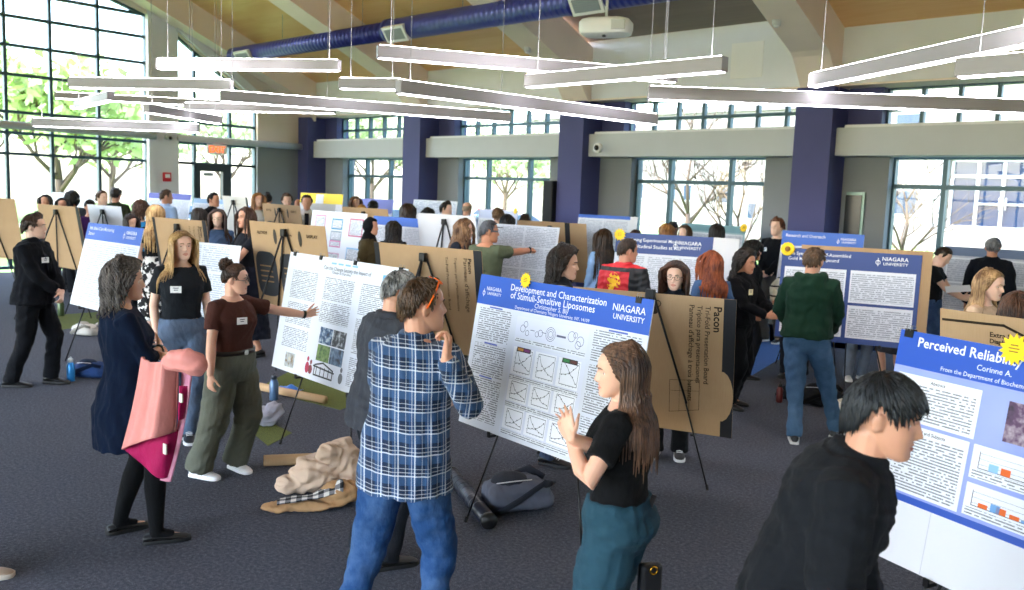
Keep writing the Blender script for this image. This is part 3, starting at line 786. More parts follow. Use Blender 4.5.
class Fig: pass
FIGS = []
def person(label, px, py=None, d=None, foot=None, H=None, face=0, sex='m', tone='#d9a58a', hair='short', hcol='#2c1d15', hcol2=None,
           top=('shirt', '#333333'), bottom=('trousers', '#22262e'), shoes=('shoe', '#151515'), lean=0, twist=0, head=(0, 0, 0), bulk=1.0,
           arms=None, feet=None, extras=(), lod=None, group=None, sleeve=1.0, pos=None, topmat=None, botmat=None, hem=None):
    # ---- where and how tall
    if pos is not None: P = V(pos)
    elif foot is not None: P = ground(*foot)
    else:
        q = at_depth(px, 295, d); P = V((q.x, q.y, 0))
    dep = depth_of(P)
    if H is None:
        H = at_depth(px, py, dep).z; H = min(max(H, 1.50), 1.97)
    s = H / 1.75
    c = V((-P.x, -P.y, 0)).normalized(); rgt = V((-c.y, c.x, 0))
    fa = c * math.cos(R_(face)) + rgt * math.sin(R_(face))
    rz = math.atan2(-fa.x, fa.y)
    root = thing('person', label, 'person', (P.x, P.y, 0), rz, group)
    inv = Matrix.Rotation(-rz, 4, 'Z') @ Matrix.Translation((-P.x, -P.y, 0))
    def loc(wp): return (inv @ V(wp)) / s
    lod = lod or (1 if dep < 7.2 else 2 if dep < 11 else 3)
    vx = {1: .0044, 2: .0075, 3: .012}[lod]; vc = {1: .0075, 2: .011, 3: .016}[lod]
    sx = bulk; tab = [(z, a * sx, b * sx, o) for z, a, b, o in TORSO[sex]]
    sw = (.170 if sex == 'm' else .152) * (1 + (bulk - 1) * .6)
    ar = (1.0 if sex == 'm' else .86) * (1 + (bulk - 1) * .7)
    # ---- spine
    zs = [.95 + .02 * i for i in range(29)]; pts = []; p = V((0, 0, .95))
    def rotz(z):
        t = min(1, max(0, (z - .95) / .22)); u = min(1, max(0, (z - .98) / .35))
        return Matrix.Rotation(R_(twist) * u, 3, 'Z') @ Matrix.Rotation(-R_(lean) * t, 3, 'X')
    for z in zs:
        pts.append(p.copy()); p = p + rotz(z) @ V((0, 0, .02))
    def sp(z):
        if z <= .95: return V((0, 0, z)), Matrix.Identity(3)
        i = min(len(zs) - 2, int((z - .95) / .02)); f = (z - zs[i]) / .02
        return pts[i].lerp(pts[i + 1], f), rotz(z)
    def ring(z, a, b, o, n=22, e=.86):
        cc, R = sp(z); rr = []
        for k in range(n):
            t = 2 * math.pi * k / n; ct, st = math.cos(t), math.sin(t)
            rr.append(cc + R @ V((a * math.copysign(abs(ct) ** e, ct), o + b * math.copysign(abs(st) ** e, st), 0)))
        return rr
    F = Fig(); F.root = root; F.s = s; F.P = P; F.sp = sp; F.loc = loc; F.dep = dep; F.rz = rz; F.inv = inv
    # ---- head frame
    nb, nR = sp(1.465)
    Rh = Matrix.Rotation(R_(head[0] + twist), 3, 'Z') @ Matrix.Rotation(-R_(head[1]), 3, 'X') @ Matrix.Rotation(R_(head[2]), 3, 'Y')
    up = (nR @ V((0, 0, 1)) + Rh @ V((0, 0, 1))).normalized()
    HCn = nb + up * .043 + Rh @ V((0, .022, .105))
    Hp = lambda x, y, z: HCn + Rh @ V((x, y, z))
    F.Hp = Hp
    hs = 1.0 if sex == 'm' else .965
    # ---- body, one surface
    g = Geo()
    g.rings([ring(*r) for r in tab])
    g.tube([nb - nR @ V((0, 0, .05)), nb + up * .03, Hp(0, -.028, -.06), Hp(0, -.015, -.01)], [.062 * ar, .054 * ar + .003, .055 * ar + .002, .05], 14)
    rs = []
    for z, w, yf, yb in HEAD:
        cy = (yf + yb) / 2; hy = (yf - yb) / 2; rr = []
        for k in range(24):
            t = 2 * math.pi * k / 24; ct, st = math.cos(t), math.sin(t)
            rr.append(Hp(hs * w * math.copysign(abs(ct) ** .9, ct), hs * (cy + hy * math.copysign(abs(st) ** .92, st)), hs * z))
        rs.append(rr)
    g.rings(rs)
    for sd in (-1, 1):
        g.ball(Hp(sd * .081 * hs, -.012, -.010), (.0085, .020, .033), 10, 8, 0, (Rh @ Matrix.Rotation(sd * .45, 3, 'Z') @ Matrix.Rotation(sd * .12, 3, 'Y')).to_4x4()); g.ball(Hp(sd * .074 * hs, -.004, -.016), (.012, .010, .018), 8, 6, 0, Rh.to_4x4())
    # arms
    arms = arms or {}
    A = {}
    for sd, key in ((1, 'r'), (-1, 'l')):
        sp_, R = sp(1.40); S = sp_ + R @ V((sd * sw, -.006, 0))
        spec = arms.get(key, {})
        t = spec.get('t')
        if t is None: t = sp_ + Matrix.Rotation(R_(twist), 3, 'Z') @ V((sd * (sw + .075), .03 + .1 * math.sin(R_(lean)), -.515))
        elif isinstance(t[0], str): t = loc(at_depth(t[1], t[2], t[3]))
        else: t = V(t)
        pole = V(spec.get('pole', (sd * .5, -1, -.3)))
        E_, W = ik(S, t, .285, .25, pole)
        fd = (W - E_).normalized()
        hd = spec.get('dir'); 
        if hd is None: hd = fd
        elif isinstance(hd[0], str): hd = (loc(at_depth(hd[1], hd[2], hd[3])) - W)
        hd = V(hd).normalized()
        hn = V(spec.get('n', (-sd, .1, 0)))
        hn = hn - hd * hn.dot(hd)
        hn = hn.normalized() if hn.length > .05 else hd.orthogonal().normalized()
        A[key] = (S, E_, W, hd, hn)
        inn = sp_ + R @ V((sd * sw * .55, -.006, .0))
        m1 = S.lerp(E_, .45); m2 = E_.lerp(W, .3)
        g.tube([inn, S, m1, E_, m2, E_.lerp(W, .7), W], [.05 * ar, .055 * ar, .047 * ar, .0385 * ar, .0405 * ar, .033 * ar, .0255 * ar], 12)
        hand_geo(g, W, hd, hn, sd, spec.get('curl', 24), spec.get('spread', 1.0), (.98 if sex == 'm' else .9) * spec.get('hs', 1), spec.get('thumb', 1.0), spec.get('curls'))
    # legs
    feet = feet or {}
    Lg = {}
    for sd, key in ((1, 'r'), (-1, 'l')):
        f = feet.get(key, (sd * .105, .0 + .03 * sd, sd * 9))
        if isinstance(f[0], str):
            q = loc(ground(f[1], f[2])); f = (q.x, q.y, f[3])
        hip = V((sd * .088 * (1 + (bulk - 1) * .6), -.005, .90)); an = V((f[0], f[1] - .05, .085)); 
        K, an = ik(hip, an, .425, .42, V((sd * .12, 1, 0)))
        Lg[key] = (hip, K, an, f[2])
        br = 1 + (bulk - 1) * .8
        g.tube([hip + V((0, 0, .05)), hip, hip.lerp(K, .5), K, K.lerp(an, .3), K.lerp(an, .7), an], [.08 * br, .088 * br, .076 * br, .054 * br, .057 * br, .043, .036], 14)
        fy = Matrix.Rotation(-R_(f[2]), 3, 'Z')
        g.tube([an + fy @ V((0, -.03, -.045)), an + fy @ V((0, .03, -.035)), an + fy @ V((0, .10, -.058)), an + fy @ V((0, .155, -.064))], [(.026, .028), (.030, .026), (.034, .016), (.026, .011)], 10)
    F.A = A; F.Lg = Lg
    me = remesh(g, vx, 5 if lod == 1 else 3)
    # face relief
    co = get_co(me).astype(np.float64)
    RhN = np.array(Rh); h = (co - np.array(HCn)) @ RhN / hs
    x, y, z = h[:, 0], h[:, 1], h[:, 2]; ax = np.abs(x)
    fm = sstep(.025, .06, y) * (np.abs(z) < .14) * (ax < .1)
    G = lambda u, v, su, sv: np.exp(-(u / su) ** 2 - (v / sv) ** 2)
    nz = np.where(z > -.031, np.clip((.020 - z) / .051, 0, 1) ** .9, np.clip((z + .049) / .018, 0, 1))
    dy = .025 * nz * np.exp(-(x / (.0075 + np.clip(.02 - z, 0, .05) * .12)) ** 2)
    dy += .006 * G(ax - .0125, z + .036, .007, .008)
    dy -= .010 * G(ax - .031, z - .000, .017, .012)
    dy += .0045 * G(ax - .028, z - .022, .024, .008) * (1 if sex == 'm' else .5)
    dy += .004 * G(ax - .043, z + .028, .018, .018)
    dy += .0065 * G(x, z + .0585, .019, .0055) + .0075 * G(x, z + .0720, .016, .006) - .004 * G(x, z + .0655, .022, .0028)
    dy += .005 * G(x, z + .100, .020, .012)
    h2 = h.copy(); h2[:, 1] += dy * fm
    co = np.where((fm > 0)[:, None], (h2 * hs) @ RhN.T + np.array(HCn), co)
    set_co(me, co * s)
    sk = skin_mat(tone); tl = lin(tone); lip = skin_mat((tl[0] * .78, tl[1] * .50, tl[2] * .50))
    body = finish(me, 'body', [sk, lip], root)
    if lod < 3:
        pc = np.empty(len(me.polygons) * 3, np.float32); me.polygons.foreach_get('center', pc); pc = pc.reshape(-1, 3) / s
        hh = (pc - np.array(HCn)) @ RhN / hs
        lm = (np.abs(hh[:, 2] + .065) < .012 - .010 * (np.abs(hh[:, 0]) / .024) ** 2) & (np.abs(hh[:, 0]) < .023) & (hh[:, 1] > .08)
        me.polygons.foreach_set('material_index', lm.astype(np.int32)); me.update()
        # eyes and brows
        lid = skin_mat((tl[0] * .62, tl[1] * .5, tl[2] * .46))
        for sd in (-1, 1):
            e = Geo(); r0 = .0122; nu, nv = 12, 12
            cc = Hp(sd * .031 * hs, .0632 * hs, .0005); M3 = Rh
            rr = []
            for i in range(nv + 1):
                th = min(max(math.pi * i / nv, .05), math.pi - .05)
                rr.append([cc + M3 @ V((r0 * math.sin(th) * math.cos(2 * math.pi * k / nu), r0 * math.cos(th), r0 * math.sin(th) * math.sin(2 * math.pi * k / nu))) for k in range(nu)])
            e.rings(rr)
            for fi, f in enumerate(e.f):
                cen = sum((e.v[j] for j in f), V()) / len(f); dl = Rh.transposed() @ (cen - cc)
                rad = math.hypot(dl.x, dl.z)
                e.m[fi] = 3 if (dl.z > .0052 or dl.z < -.0068) else 2 if rad < .0026 else 1 if rad < .0062 else 0
            e.v = [p * s for p in e.v]
            e.obj('eye', [plain('#e9e4de', .25), plain('#4a2f1c', .15), plain('#080606', .1), lid], root, True)
            b = Geo(); q = [Hp(sd * u * hs, w * hs, v * hs) * s for u, w, v in ((.013, .0965, .0215), (.024, .0955, .0255), (.036, .0895, .026), (.047, .0795, .021))]
            b.tube(q, [.0026 * s, .0036 * s, .0032 * s, .0014 * s], 6, 0, (0, 1, .1)); b.obj('eyebrow', hair_mat(hcol, hcol2), root, True)
    # ---- bottoms
    bk, bc = bottom
    bm_ = botmat or (denim(bc) if bk == 'jeans' else cloth(bc, .85))
    if bk == 'tights': br = 1
    W0 = dict(jeans=(.016, .078, .068, .068), trousers=(.014, .080, .074, .078), wide=(.016, .098, .100, .108), tights=(.007, .060, .0625, .041)).get(bk)
    if W0:
        off, kn, ca, hm_ = W0; g = Geo(); br = 1 + (bulk - 1) * .8
        tp = 1.02 if bk != 'wide' else 1.045
        zz = [.79, .84, .88, .92, .96, 1.0, tp]
        g.rings([ring(q, *(lambda a, b, o: (a + off + .004, b + off + .004, o))(*interp(tab, q))) for q in zz])
        for key in 'rl':
            hip, K, an, fy = Lg[key]
            en = an + V((0, .0, -.030 if bk != 'wide' else -.018))
            g.tube([hip + V((0, 0, .06)), hip, hip.lerp(K, .5), K, K.lerp(an, .35), K.lerp(an, .75), en], [.088 * br, (.093 + off) * br if bk != 'tights' else .088 * br, (.079 + off) * br if bk != 'wide' else .108 * br, kn * br, ca if bk != 'tights' else .0625 * br, (ca + hm_) / 2 if bk != 'tights' else .050, hm_], 16)
            if bk == 'tights':
                fy3 = Matrix.Rotation(-R_(fy), 3, 'Z'); g.tube([an + fy3 @ V((0, -.03, -.045)), an + fy3 @ V((0, .03, -.032)), an + fy3 @ V((0, .10, -.054))], [(.036, .037), (.040, .035), (.043, .026)], 10)
        m = remesh(g, vc, 3); folds(m, .0052 if bk not in ('tights',) else 0, 5 + len(label)); set_co(m, get_co(m) * s)
        finish(m, {'jeans': 'jeans', 'tights': 'tights'}.get(bk, 'trousers'), bm_, root)
    if bk in ('skirt', 'longskirt'):
        g = Geo(); hz = .48 if bk == 'skirt' else .22
        rs = []
        for q in (1.06, 1.0, .92, .8, .65, hz):
            a, b, o = interp(tab, max(q, .92)); k = max(0, .92 - q)
            rs.append([p + V((0, 0, q - max(q, .92))) for p in ring(max(q, .92), a + .014 + k * .10, b + .014 + k * .14, o)])
        g.rings(rs); m = remesh(g, vc, 2); folds(m, .006, 3); set_co(m, get_co(m) * s); finish(m, 'skirt', bm_, root)
    # ---- tops
    tk, tc = top
    tm = topmat or cloth(tc, .88)
    OFF = {'tee': (.012, .012, 1.0, 1.445), 'shirt': (.017, .013, .93, 1.46), 'jacket': (.028, .02, .84, 1.46), 'hoodie': (.030, .026, .93, 1.455), 'sweater': (.020, .017, .95, 1.455), 'dress': (.024, .016, .60, 1.45), 'crop': (.012, .012, 1.015, 1.44), 'coat': (.034, .026, .70, 1.46)}
    off, so_, hemz, nz_ = OFF[tk]
    if tk == 'tee' and sex == 'm': hemz = .93
    if hem: hemz = hem
    g = Geo(); rs = []
    zl = [q for q in (.60, .68, .76, .84, .90, .95, 1.0, 1.06, 1.14, 1.22, 1.28, 1.34, 1.39, 1.425) if q > hemz + .01]
    zl = [hemz] + zl + [nz_]
    for q in zl:
        if q < .90:
            a, b, o = interp(tab, .90); kx = -.03 if tk == 'dress' else .06; a += off + .024 + (.9 - q) * kx; b += off + .028 + (.9 - q) * kx
            rs.append([p + V((0, 0, q - .90)) for p in ring(.90, a, b, o)])
        else:
            a, b, o = interp(tab, q); ex_ = 0
            if tk in ('shirt', 'jacket', 'hoodie', 'coat', 'sweater') and q < 1.2: # hang straight from the chest
                ca, cb, co_ = interp(tab, 1.24); a = max(a, ca * .96); b = max(b, cb * .93)
            k = 1 if q < 1.40 else max(.75, 1 - (q - 1.40) / .06 * .25)
            if tk in ('shirt', 'jacket', 'hoodie', 'coat', 'sweater') and q < 1.1: ex_ = .013 if q > 1.03 else .022
            rs.append(ring(q, a + off * k + ex_, b + off * k + ex_, o))
    g.rings(rs)
    fl = {'tee': .62, 'crop': .62}.get(tk, 1.0) * sleeve
    for key in 'rl':
        S, E_, W, hd, hn = A[key]; sd = 1 if key == 'r' else -1
        sp_, R = sp(1.40); inn = sp_ + R @ V((sd * sw * .5, -.006, .0))
        ctr = [inn, S, S.lerp(E_, .5)]; rad = [(.055 + so_) * ar, (.057 + so_) * ar, (.050 + so_ + .004) * ar]
        if fl < .999 and fl <= .7: ctr[2] = S.lerp(E_, fl * .5); ctr.append(S.lerp(E_, fl)); rad.append((.050 + so_ + .006) * ar)
        elif fl < 1.2:
            ctr += [E_, E_.lerp(W, .35), E_.lerp(W, .7), E_.lerp(W, .97)]; rad += [(.042 + so_) * ar, (.044 + so_) * ar, (.038 + so_) * ar, (.029 + so_) * ar]
            if fl < .999: ctr = ctr[:4] + [E_.lerp(W, (fl - .7) / .3 * .9)]; rad = rad[:5]
        g.tube(ctr, rad, 14)
    if tk in ('shirt', 'jacket', 'coat'):       # collar
        c1, _ = sp(1.45); 
        g.tube([nb + nR @ V((0, -.012, -.02)), nb + nR @ V((0, -.016, .012)), nb + nR @ V((0, -.02, .034))], [(.105 * ar, .094 * ar), (.085 * ar, .082 * ar), (.074 * ar, .074 * ar)], 20)
    if tk == 'hoodie':
        for u in range(13):
            t = math.pi * (u / 12); q = nb + nR @ V((.105 * math.cos(t), -.035 - .075 * math.sin(t), .012 - .035 * math.sin(t)))
            g.ball(q, (.045, .045, .05 + .02 * math.sin(t)), 10, 8)
        g.tube([nb + nR @ V((0, -.06, .01)), nb + nR @ V((0, -.115, -.06)), nb + nR @ V((0, -.125, -.14))], [(.09, .05), (.095, .045), (.05, .03)], 14)
    m = remesh(g, vc, 3 if lod < 3 else 2); folds(m, {'tee': .0038, 'crop': .0034}.get(tk, .0062), 9 + len(label)); set_co(m, get_co(m) * s)
    F.top = finish(m, {'crop': 'tee_shirt', 'tee': 'tee_shirt'}.get(tk, tk), tm, root)
    # ---- shoes
    kind, sc_ = shoes[:2]; sole_c = shoes[2] if len(shoes) > 2 else '#101010'
    for key in 'rl':
        hip, K, an, fyaw = Lg[key]
        g = Geo(); fy = Matrix.Rotation(-R_(fyaw), 3, 'Z'); base = V((an.x, an.y, 0))
        hh = {'sneaker': 1.0, 'shoe': .95, 'flat': .62, 'boot': 1.5}[kind]
        sec = [(-.078, .022, .050), (-.066, .034, .078), (-.02, .038, .088), (.03, .040, .080), (.085, .046, .060), (.14, .047, .047), (.178, .037, .038), (.198, .016, .026)]
        rs = []; ss = []
        for y, w, hgt in sec:
            hgt = .02 + (hgt - .02) * (hh if y < .08 or kind == 'boot' else max(.75, hh))
            rs.append([base + fy @ V((w * math.cos(2 * math.pi * k / 16) * (1 if math.sin(2 * math.pi * k / 16) < .3 else .86), y, .016 + max(0, .5 + .5 * math.sin(2 * math.pi * k / 16)) ** .8 * (hgt - .016))) for k in range(16)])
            ss.append([base + fy @ V((sgx * (w + .004), y * 1.02, zz)) for sgx, zz in ((-1, 0), (1, 0), (1, .024), (-1, .024))])
        g.rings(rs); k0 = len(g.f); g.rings(ss, 1)
        if kind == 'sneaker':
            for j in range(4): g.tube([base + fy @ V((-.026, .045 + j * .018, .082 - j * .007)), base + fy @ V((0, .047 + j * .018, .090 - j * .008)), base + fy @ V((.026, .045 + j * .018, .082 - j * .007))], .004, 5, 2)
        g.v = [p * s for p in g.v]
        o = g.obj('shoe', [plain(sc_, .45 if kind != 'flat' else .6), plain(sole_c, .6), plain('#d8d8d8', .7)], root, True)
        bevel(o, .004, 2, 50)
    # ---- hair
    make_hair(F, hair, hcol, hcol2, Hp, HCn, Rh, hs, s, lod, root, tab, sp, sw)
    for e in extras: e(F)
    FIGS.append(F)
    return F

def hairline(style, az):
    """lowest elevation (deg) of hair at azimuth az (0 front, 180 back)"""
    a = abs(az)
    if style in ('short', 'bald_fringe', 'quiff'): pts_ = [(0, 44), (35, 41), (55, 34), (70, 10), (82, -8), (95, 12), (112, 6), (125, -18), (180, -32)]
    elif style in ('bowl',): pts_ = [(0, 30), (40, 25), (58, 15), (74, 2), (84, 6), (95, 18), (112, 8), (125, -20), (180, -34)]
    elif style == 'curlytop': pts_ = [(0, 32), (40, 28), (60, 16), (75, -10), (90, -14), (110, -20), (130, -40), (180, -52)]
    elif style == 'bun' : pts_ = [(0, 46), (35, 42), (55, 32), (72, 6), (90, 10), (110, 0), (130, -20), (180, -30)]
    else: pts_ = [(0, 46), (25, 43), (45, 34), (60, 18), (72, -6), (85, -28), (110, -40), (180, -50)]
    for (u, v), (u2, v2) in zip(pts_[:-1], pts_[1:]):
        if a <= u2: return v + (v2 - v) * (a - u) / (u2 - u)
    return pts_[-1][1]

def make_hair(F, style, c, c2, Hp, HCn, Rh, hs, s, lod, root, tab, sp, sw):
    if style == 'bald': return
    rnd = random.Random(hash(style) % 1000 + int(F.P.x * 37) % 991) if False else random.Random(int(abs(F.P.x * 371 + F.P.y * 173)) + len(style))
    mat = hair_mat(c, c2)
    def E(az, el, off):
        ca, sa, ce, se = math.cos(R_(az)), math.sin(R_(az)), math.cos(R_(el)), math.sin(R_(el))
        ey = EYF if ca > 0 else EYB
        # skull tapers below the ears
        k = 1.0 if el > -15 else 1 - .010 * (-15 - el)
        return V((sa * ce * (EX * k + off), ca * ce * (ey * k + off), .006 + se * (EZ + off)))
    if style in ('hijab', 'cap'):
        g = Geo()
        if style == 'hijab':
            rs = []
            for i in range(13):
                el = 90 - i * 12.5; rr = []
                for k in range(28):
                    az = 360 * k / 28 - 180; front = abs(az) < 52 and el < 40
                    rr.append(E(az, max(el, -60), .020 if not front else -.012) + V((0, 0, min(0, el + 60) * .0012)))
                rs.append(rr)
            g.rings([[HCn + Rh @ (p * hs) for p in r] for r in rs])
            n0, R0 = sp(1.46)
            g.tube([Hp(0, -.015, -.09), n0 + V((0, 0, .0)), n0 + V((0, -.01, -.09)), n0 + V((0, -.01, -.17))], [(.075, .08), (.10, .095), (.17, .12), (.175, .10)], 22)
            m = remesh(g, .012, 4); folds(m, .004, 4); set_co(m, get_co(m) * s); finish(m, 'headscarf', cloth(c, .8), root)
            return
        rs = []
        for i in range(8):
            el = 90 - i * 9.2
            rs.append([E(360 * k / 26 - 180, el, .017) for k in range(26)])
        g.rings([[HCn + Rh @ (p * hs * V((1, 1, 1)).x) * s for p in r] for r in rs])
        o = g.obj('cap', cloth(c2 or '#565a60', .8), root, True)
        g = Geo(); v = []
        for u in range(9):
            a = R_(-62 + u * 15.5); v.append((math.sin(a), math.cos(a)))
        top_ = [Hp(x * .094, y * .106, .060) for x, y in v]; out_ = [Hp(x * .084, .050 + y * .105, .056) for x, y in v]
        g.rings([[p * s for p in top_], [p * s for p in out_]], 0, False, False)
        b = g.obj('cap_brim', cloth(c2 or '#565a60', .8), o, True); md = b.modifiers.new('t', 'SOLIDIFY'); md.thickness = .006
        style = 'short'
    long_ = {'long': .46, 'verylong': .56, 'shoulder': .30, 'bob': .20, 'curlylong': .40, 'fluffy': .13, 'tuck': .36, 'tuckshort': .15, 'tuckcurl': .12, 'wavy': .34, 'pony': .40}.get(style, 0)
    off0 = {'short': .015, 'quiff': .022, 'bowl': .020, 'curlytop': .034, 'curlylong': .026, 'bob': .024, 'fluffy': .056, 'tuckcurl': .044, 'wavy': .032, 'bun': .013, 'pony': .013, 'bald_fringe': .008}.get(style, .018)
    g = Geo(); nu, nv = (72, 34) if lod == 1 else (40, 22) if lod == 2 else (26, 14)
    rs = []
    for i in range(nv + 1):
        el = 89 - i * (155 / nv); rr = []
        for k in range(nu):
            az = 360 * k / nu - 180; hl = hairline(style, az)
            if style == 'bald_fringe' and el > 30: hl = 95
            t = min(1, max(0, (el - hl) / 9 + .35))
            o = -.014 + (off0 + .014) * t
            if style == 'quiff' and abs(az) < 60 and el > 30: o += .022 * math.sin(R_(min(90, (el - 30) * 2))) * (1 - abs(az) / 60)
            if t > .5: o += (mnoise.noise(V((az * .05, el * .08, F.P.x))) ) * off0 * .35
            rr.append(HCn + Rh @ (E(az, el, o) * hs))
        rs.append(rr)
    g.rings(rs)
    # locks
    n = {1: 520, 2: 260, 3: 110}[lod]
    if style == 'bowl' or (lod == 1 and long_): n = 1000
    if style in ('bald_fringe',): n //= 4
    crown = V((0.012, -.035, .11))
    curl = {'curlytop': 1.0, 'curlylong': .9, 'wavy': .45, 'bun': .35, 'shoulder': .18, 'bob': .3, 'tuckshort': .35, 'fluffy': 1.0, 'tuckcurl': 1.0}.get(style, .07)
    cnt = 0; tries = 0
    while cnt < n and tries < n * 6:
        tries += 1
        az = rnd.uniform(-180, 180); el = math.degrees(math.asin(rnd.uniform(-.75, 1)))
        hl = hairline(style, az)
        if el < hl + 3 or (style == 'bald_fringe' and el > 28): continue
        cnt += 1
        p = E(az, el, off0 * (rnd.uniform(.75, 1.0) if long_ else rnd.uniform(.85, 1.15)))
        L = long_ if long_ and style not in ('pony', 'bun') else {'short': .035, 'quiff': .05, 'bowl': .062, 'curlytop': .10, 'bald_fringe': .02, 'bun': .11, 'pony': .09}.get(style, .04)
        if L > .15: L = L + (el - 0) / 90 * .08 + rnd.uniform(-.06, .03)
        L *= rnd.uniform(.8, 1.15)
        if L < .08 and el < hl + 14: L *= .55
        st = max(4, min(12, int(L / (.035 if L > .15 else .016)))); ds = L / st
        r0 = ((.0055 if L > .12 else .0065) if lod == 1 else .0095 if lod == 2 else .014) * (1.25 if curl > .8 else 1) * (1.0 if L > .12 else .8)
        ph = rnd.uniform(0, 6.28); cr = curl * rnd.uniform(.006, .013); pts_ = []
        pos = HCn + Rh @ (p * hs); cw = HCn + Rh @ (crown * hs)
        for j in range(st + 1):
            hp = Rh.transposed() @ (pos - HCn) / hs
            ey = (EYF if hp.y > 0 else EYB)
            q = V((hp.x / (EX + off0), hp.y / (ey + off0), (hp.z - .006) / (EZ + off0)))
            if q.length < 1.0 and hp.z > -.10:      # keep outside the skull
                q = q.normalized() * 1.0
                hp = V((q.x * (EX + off0), q.y * (ey + off0), q.z * (EZ + off0) + .006)); pos = HCn + Rh @ (hp * hs)
            # keep outside the torso
            if long_ and pos.z < HCn.z - .10:
                zt = min(1.46, max(.95, pos.z)); cc, RR = sp(zt); a, b, o = interp(tab, zt)
                lp = RR.transposed() @ (pos - cc); ee = math.hypot(lp.x / (a + .034), (lp.y - o) / (b + .034))
                if ee < 1 and ee > 1e-3: lp.x /= ee; lp.y = o + (lp.y - o) / ee; pos = cc + RR @ V((lp.x, lp.y, lp.z))
            off_ = V((math.cos(ph + j * 1.25), math.sin(ph + j * 1.25), .4 * math.sin(ph * 2 + j))) * cr * min(1, j / 2)
            pts_.append(pos + off_)
            nrm = V((q.x / (EX), q.y / ey, q.z / EZ)); nrm = (Rh @ nrm).normalized()
            if style in ('bun', 'pony'):
                tgt = HCn + Rh @ (V((0, -.085, .055) if style == 'pony' else V((0, -.075, .09))) * hs); v = tgt - pos
            else: v = pos - cw
            if v.length < .02: v = Rh @ V((p.x, p.y, -.05))
            v = v - nrm * v.dot(nrm); v = v.normalized() if v.length > 1e-4 else V((0, 0, -1))
            above = min(1, max(0, (hp.z + .02) / .07))
            if style in ('bun', 'pony'): dirv = v
            else: dirv = (v * above + V((0, 0, -1)) * (1.15 - above)).normalized()
            if style == 'quiff' and hp.y > .02 and hp.z > .05: dirv = (Rh @ V((.35, -.6, .45))).normalized()
            if long_ and style != 'pony' and hp.y > (-.04 if style[:4] == 'tuck' else -.005) and hp.z > -.13:
                sx_ = math.copysign(1, hp.x + .012 + p.x * .2); wgt = 1.0 if hp.y > .012 else .5
                side = Rh @ V((sx_ * max(.25, hp.y / .09), -max(.35, 1 - hp.y / .09) * .9, 0))
                if style[:4] == 'tuck' and hp.z > -.05: side = Rh @ V((sx_ * max(.1, hp.y / .09), -1.1, .08)); wgt = 1.3
                dirv = (dirv * (.55 if hp.z > 0 else .9) + side * wgt * 1.1 * min(1, max(0, (EX + off0 + .012 - abs(hp.x)) / .03))).normalized()
            if style == 'short' and hp.y > .02: dirv = (Rh @ V((.55, -.25, .12)) + dirv * .25).normalized()
            pos = pos + dirv * ds
        rr = [r0 * (1.0 if j < st * .6 else 1 - .75 * (j - st * .6) / (st * .4 + .01)) for j in range(st + 1)]
        rr[0] *= .6
        g.tube(pts_, [(x, x * .55) for x in rr], 5, 0, (.3, .8, .2))
    if style == 'bun':
        for j in range(90 if lod == 1 else 40):
            u = V((rnd.gauss(0, 1), rnd.gauss(0, 1), rnd.gauss(0, 1))).normalized(); cc = V((0, -.088, .112)) + u * .050
            t = u.cross(V((rnd.gauss(0, 1), rnd.gauss(0, 1), rnd.gauss(0, 1)))).normalized()
            g.tube([HCn + Rh @ ((cc - t * .02 - u * .006) * hs), HCn + Rh @ ((cc + u * .008) * hs), HCn + Rh @ ((cc + t * .022 - u * .006) * hs)], [.006, .009, .004], 5)
        g.ball(Hp(0, -.088, .112), .048, 12, 8)
        for j in range(14):
            a = rnd.uniform(-1.9, 1.9); q = E(math.degrees(a) , 25, .01); pts_ = [HCn + Rh @ ((q + V((0, .004 * i, -.016 * i)) + V((math.sin(i * 1.7 + j), math.cos(i * 1.7 + j), 0)) * .006) * hs) for i in range(4)]
            g.tube(pts_, .0035, 5)
    if style == 'pony':
        for j in range(60):
            o = V((rnd.gauss(0, .014), rnd.gauss(0, .012), 0)); L = .34 * rnd.uniform(.8, 1.1)
            b = Hp(0, -.10, .055) + o * .5; pts_ = []
            for i in range(8):
                t = i / 7; pts_.append(b + Rh @ V((0, -.07 * math.sin(t * 2.2), 0)) + V((0, 0, -L * t * t * .5 - L * t * .5)) + o * (1 + t))
            g.tube(pts_, [.007, .008, .009, .009, .009, .008, .006, .003], 5)
    g.v = [p * s for p in g.v]
    F.hair = g.obj('hair', mat, root, True, fix=False)

# ---- things worn or held by a figure (children), in body units
def worn(fn):
    return fn
def X_tag(x=.085, z=1.30, c='#f2f2f0', w=.085, h=.055):
    def f(F):
        cc, R = F.sp(z); a, b, o = .17, .14, 0
        co = get_co(F.top.data) / F.s; best = None
        q = cc + R @ V((x, 0, 0)); Ri = np.array(R); l = (co - np.array(cc)) @ Ri
        msk = (np.abs(l[:, 0] - x) < .025) & (np.abs(l[:, 2]) < .03)
        y = l[msk][:, 1].max() if msk.any() else .15
        Mx = Matrix.Translation(cc + R @ V((x, y + .004, 0))) @ R.to_4x4() @ Matrix.Rotation(R_(-20 if x > 0 else 20), 4, 'Z')
        Mx = Matrix.Scale(F.s, 4) @ Mx
        t = Geo().box((-w / 2, -.002, -h / 2), (w / 2, .002, h / 2), 0, Mx).obj('name_tag', plain(c, .5), F.root)
        g = Geo()
        for k, (u, v) in enumerate(((.7, .012), (.5, -.004))): g.box((-w * .35 * u, .002, v - .003), (w * .35 * u, .003, v + .003), 0, Mx)
        g.obj('tag_lettering', plain('#50535a', .6), t)
    return f
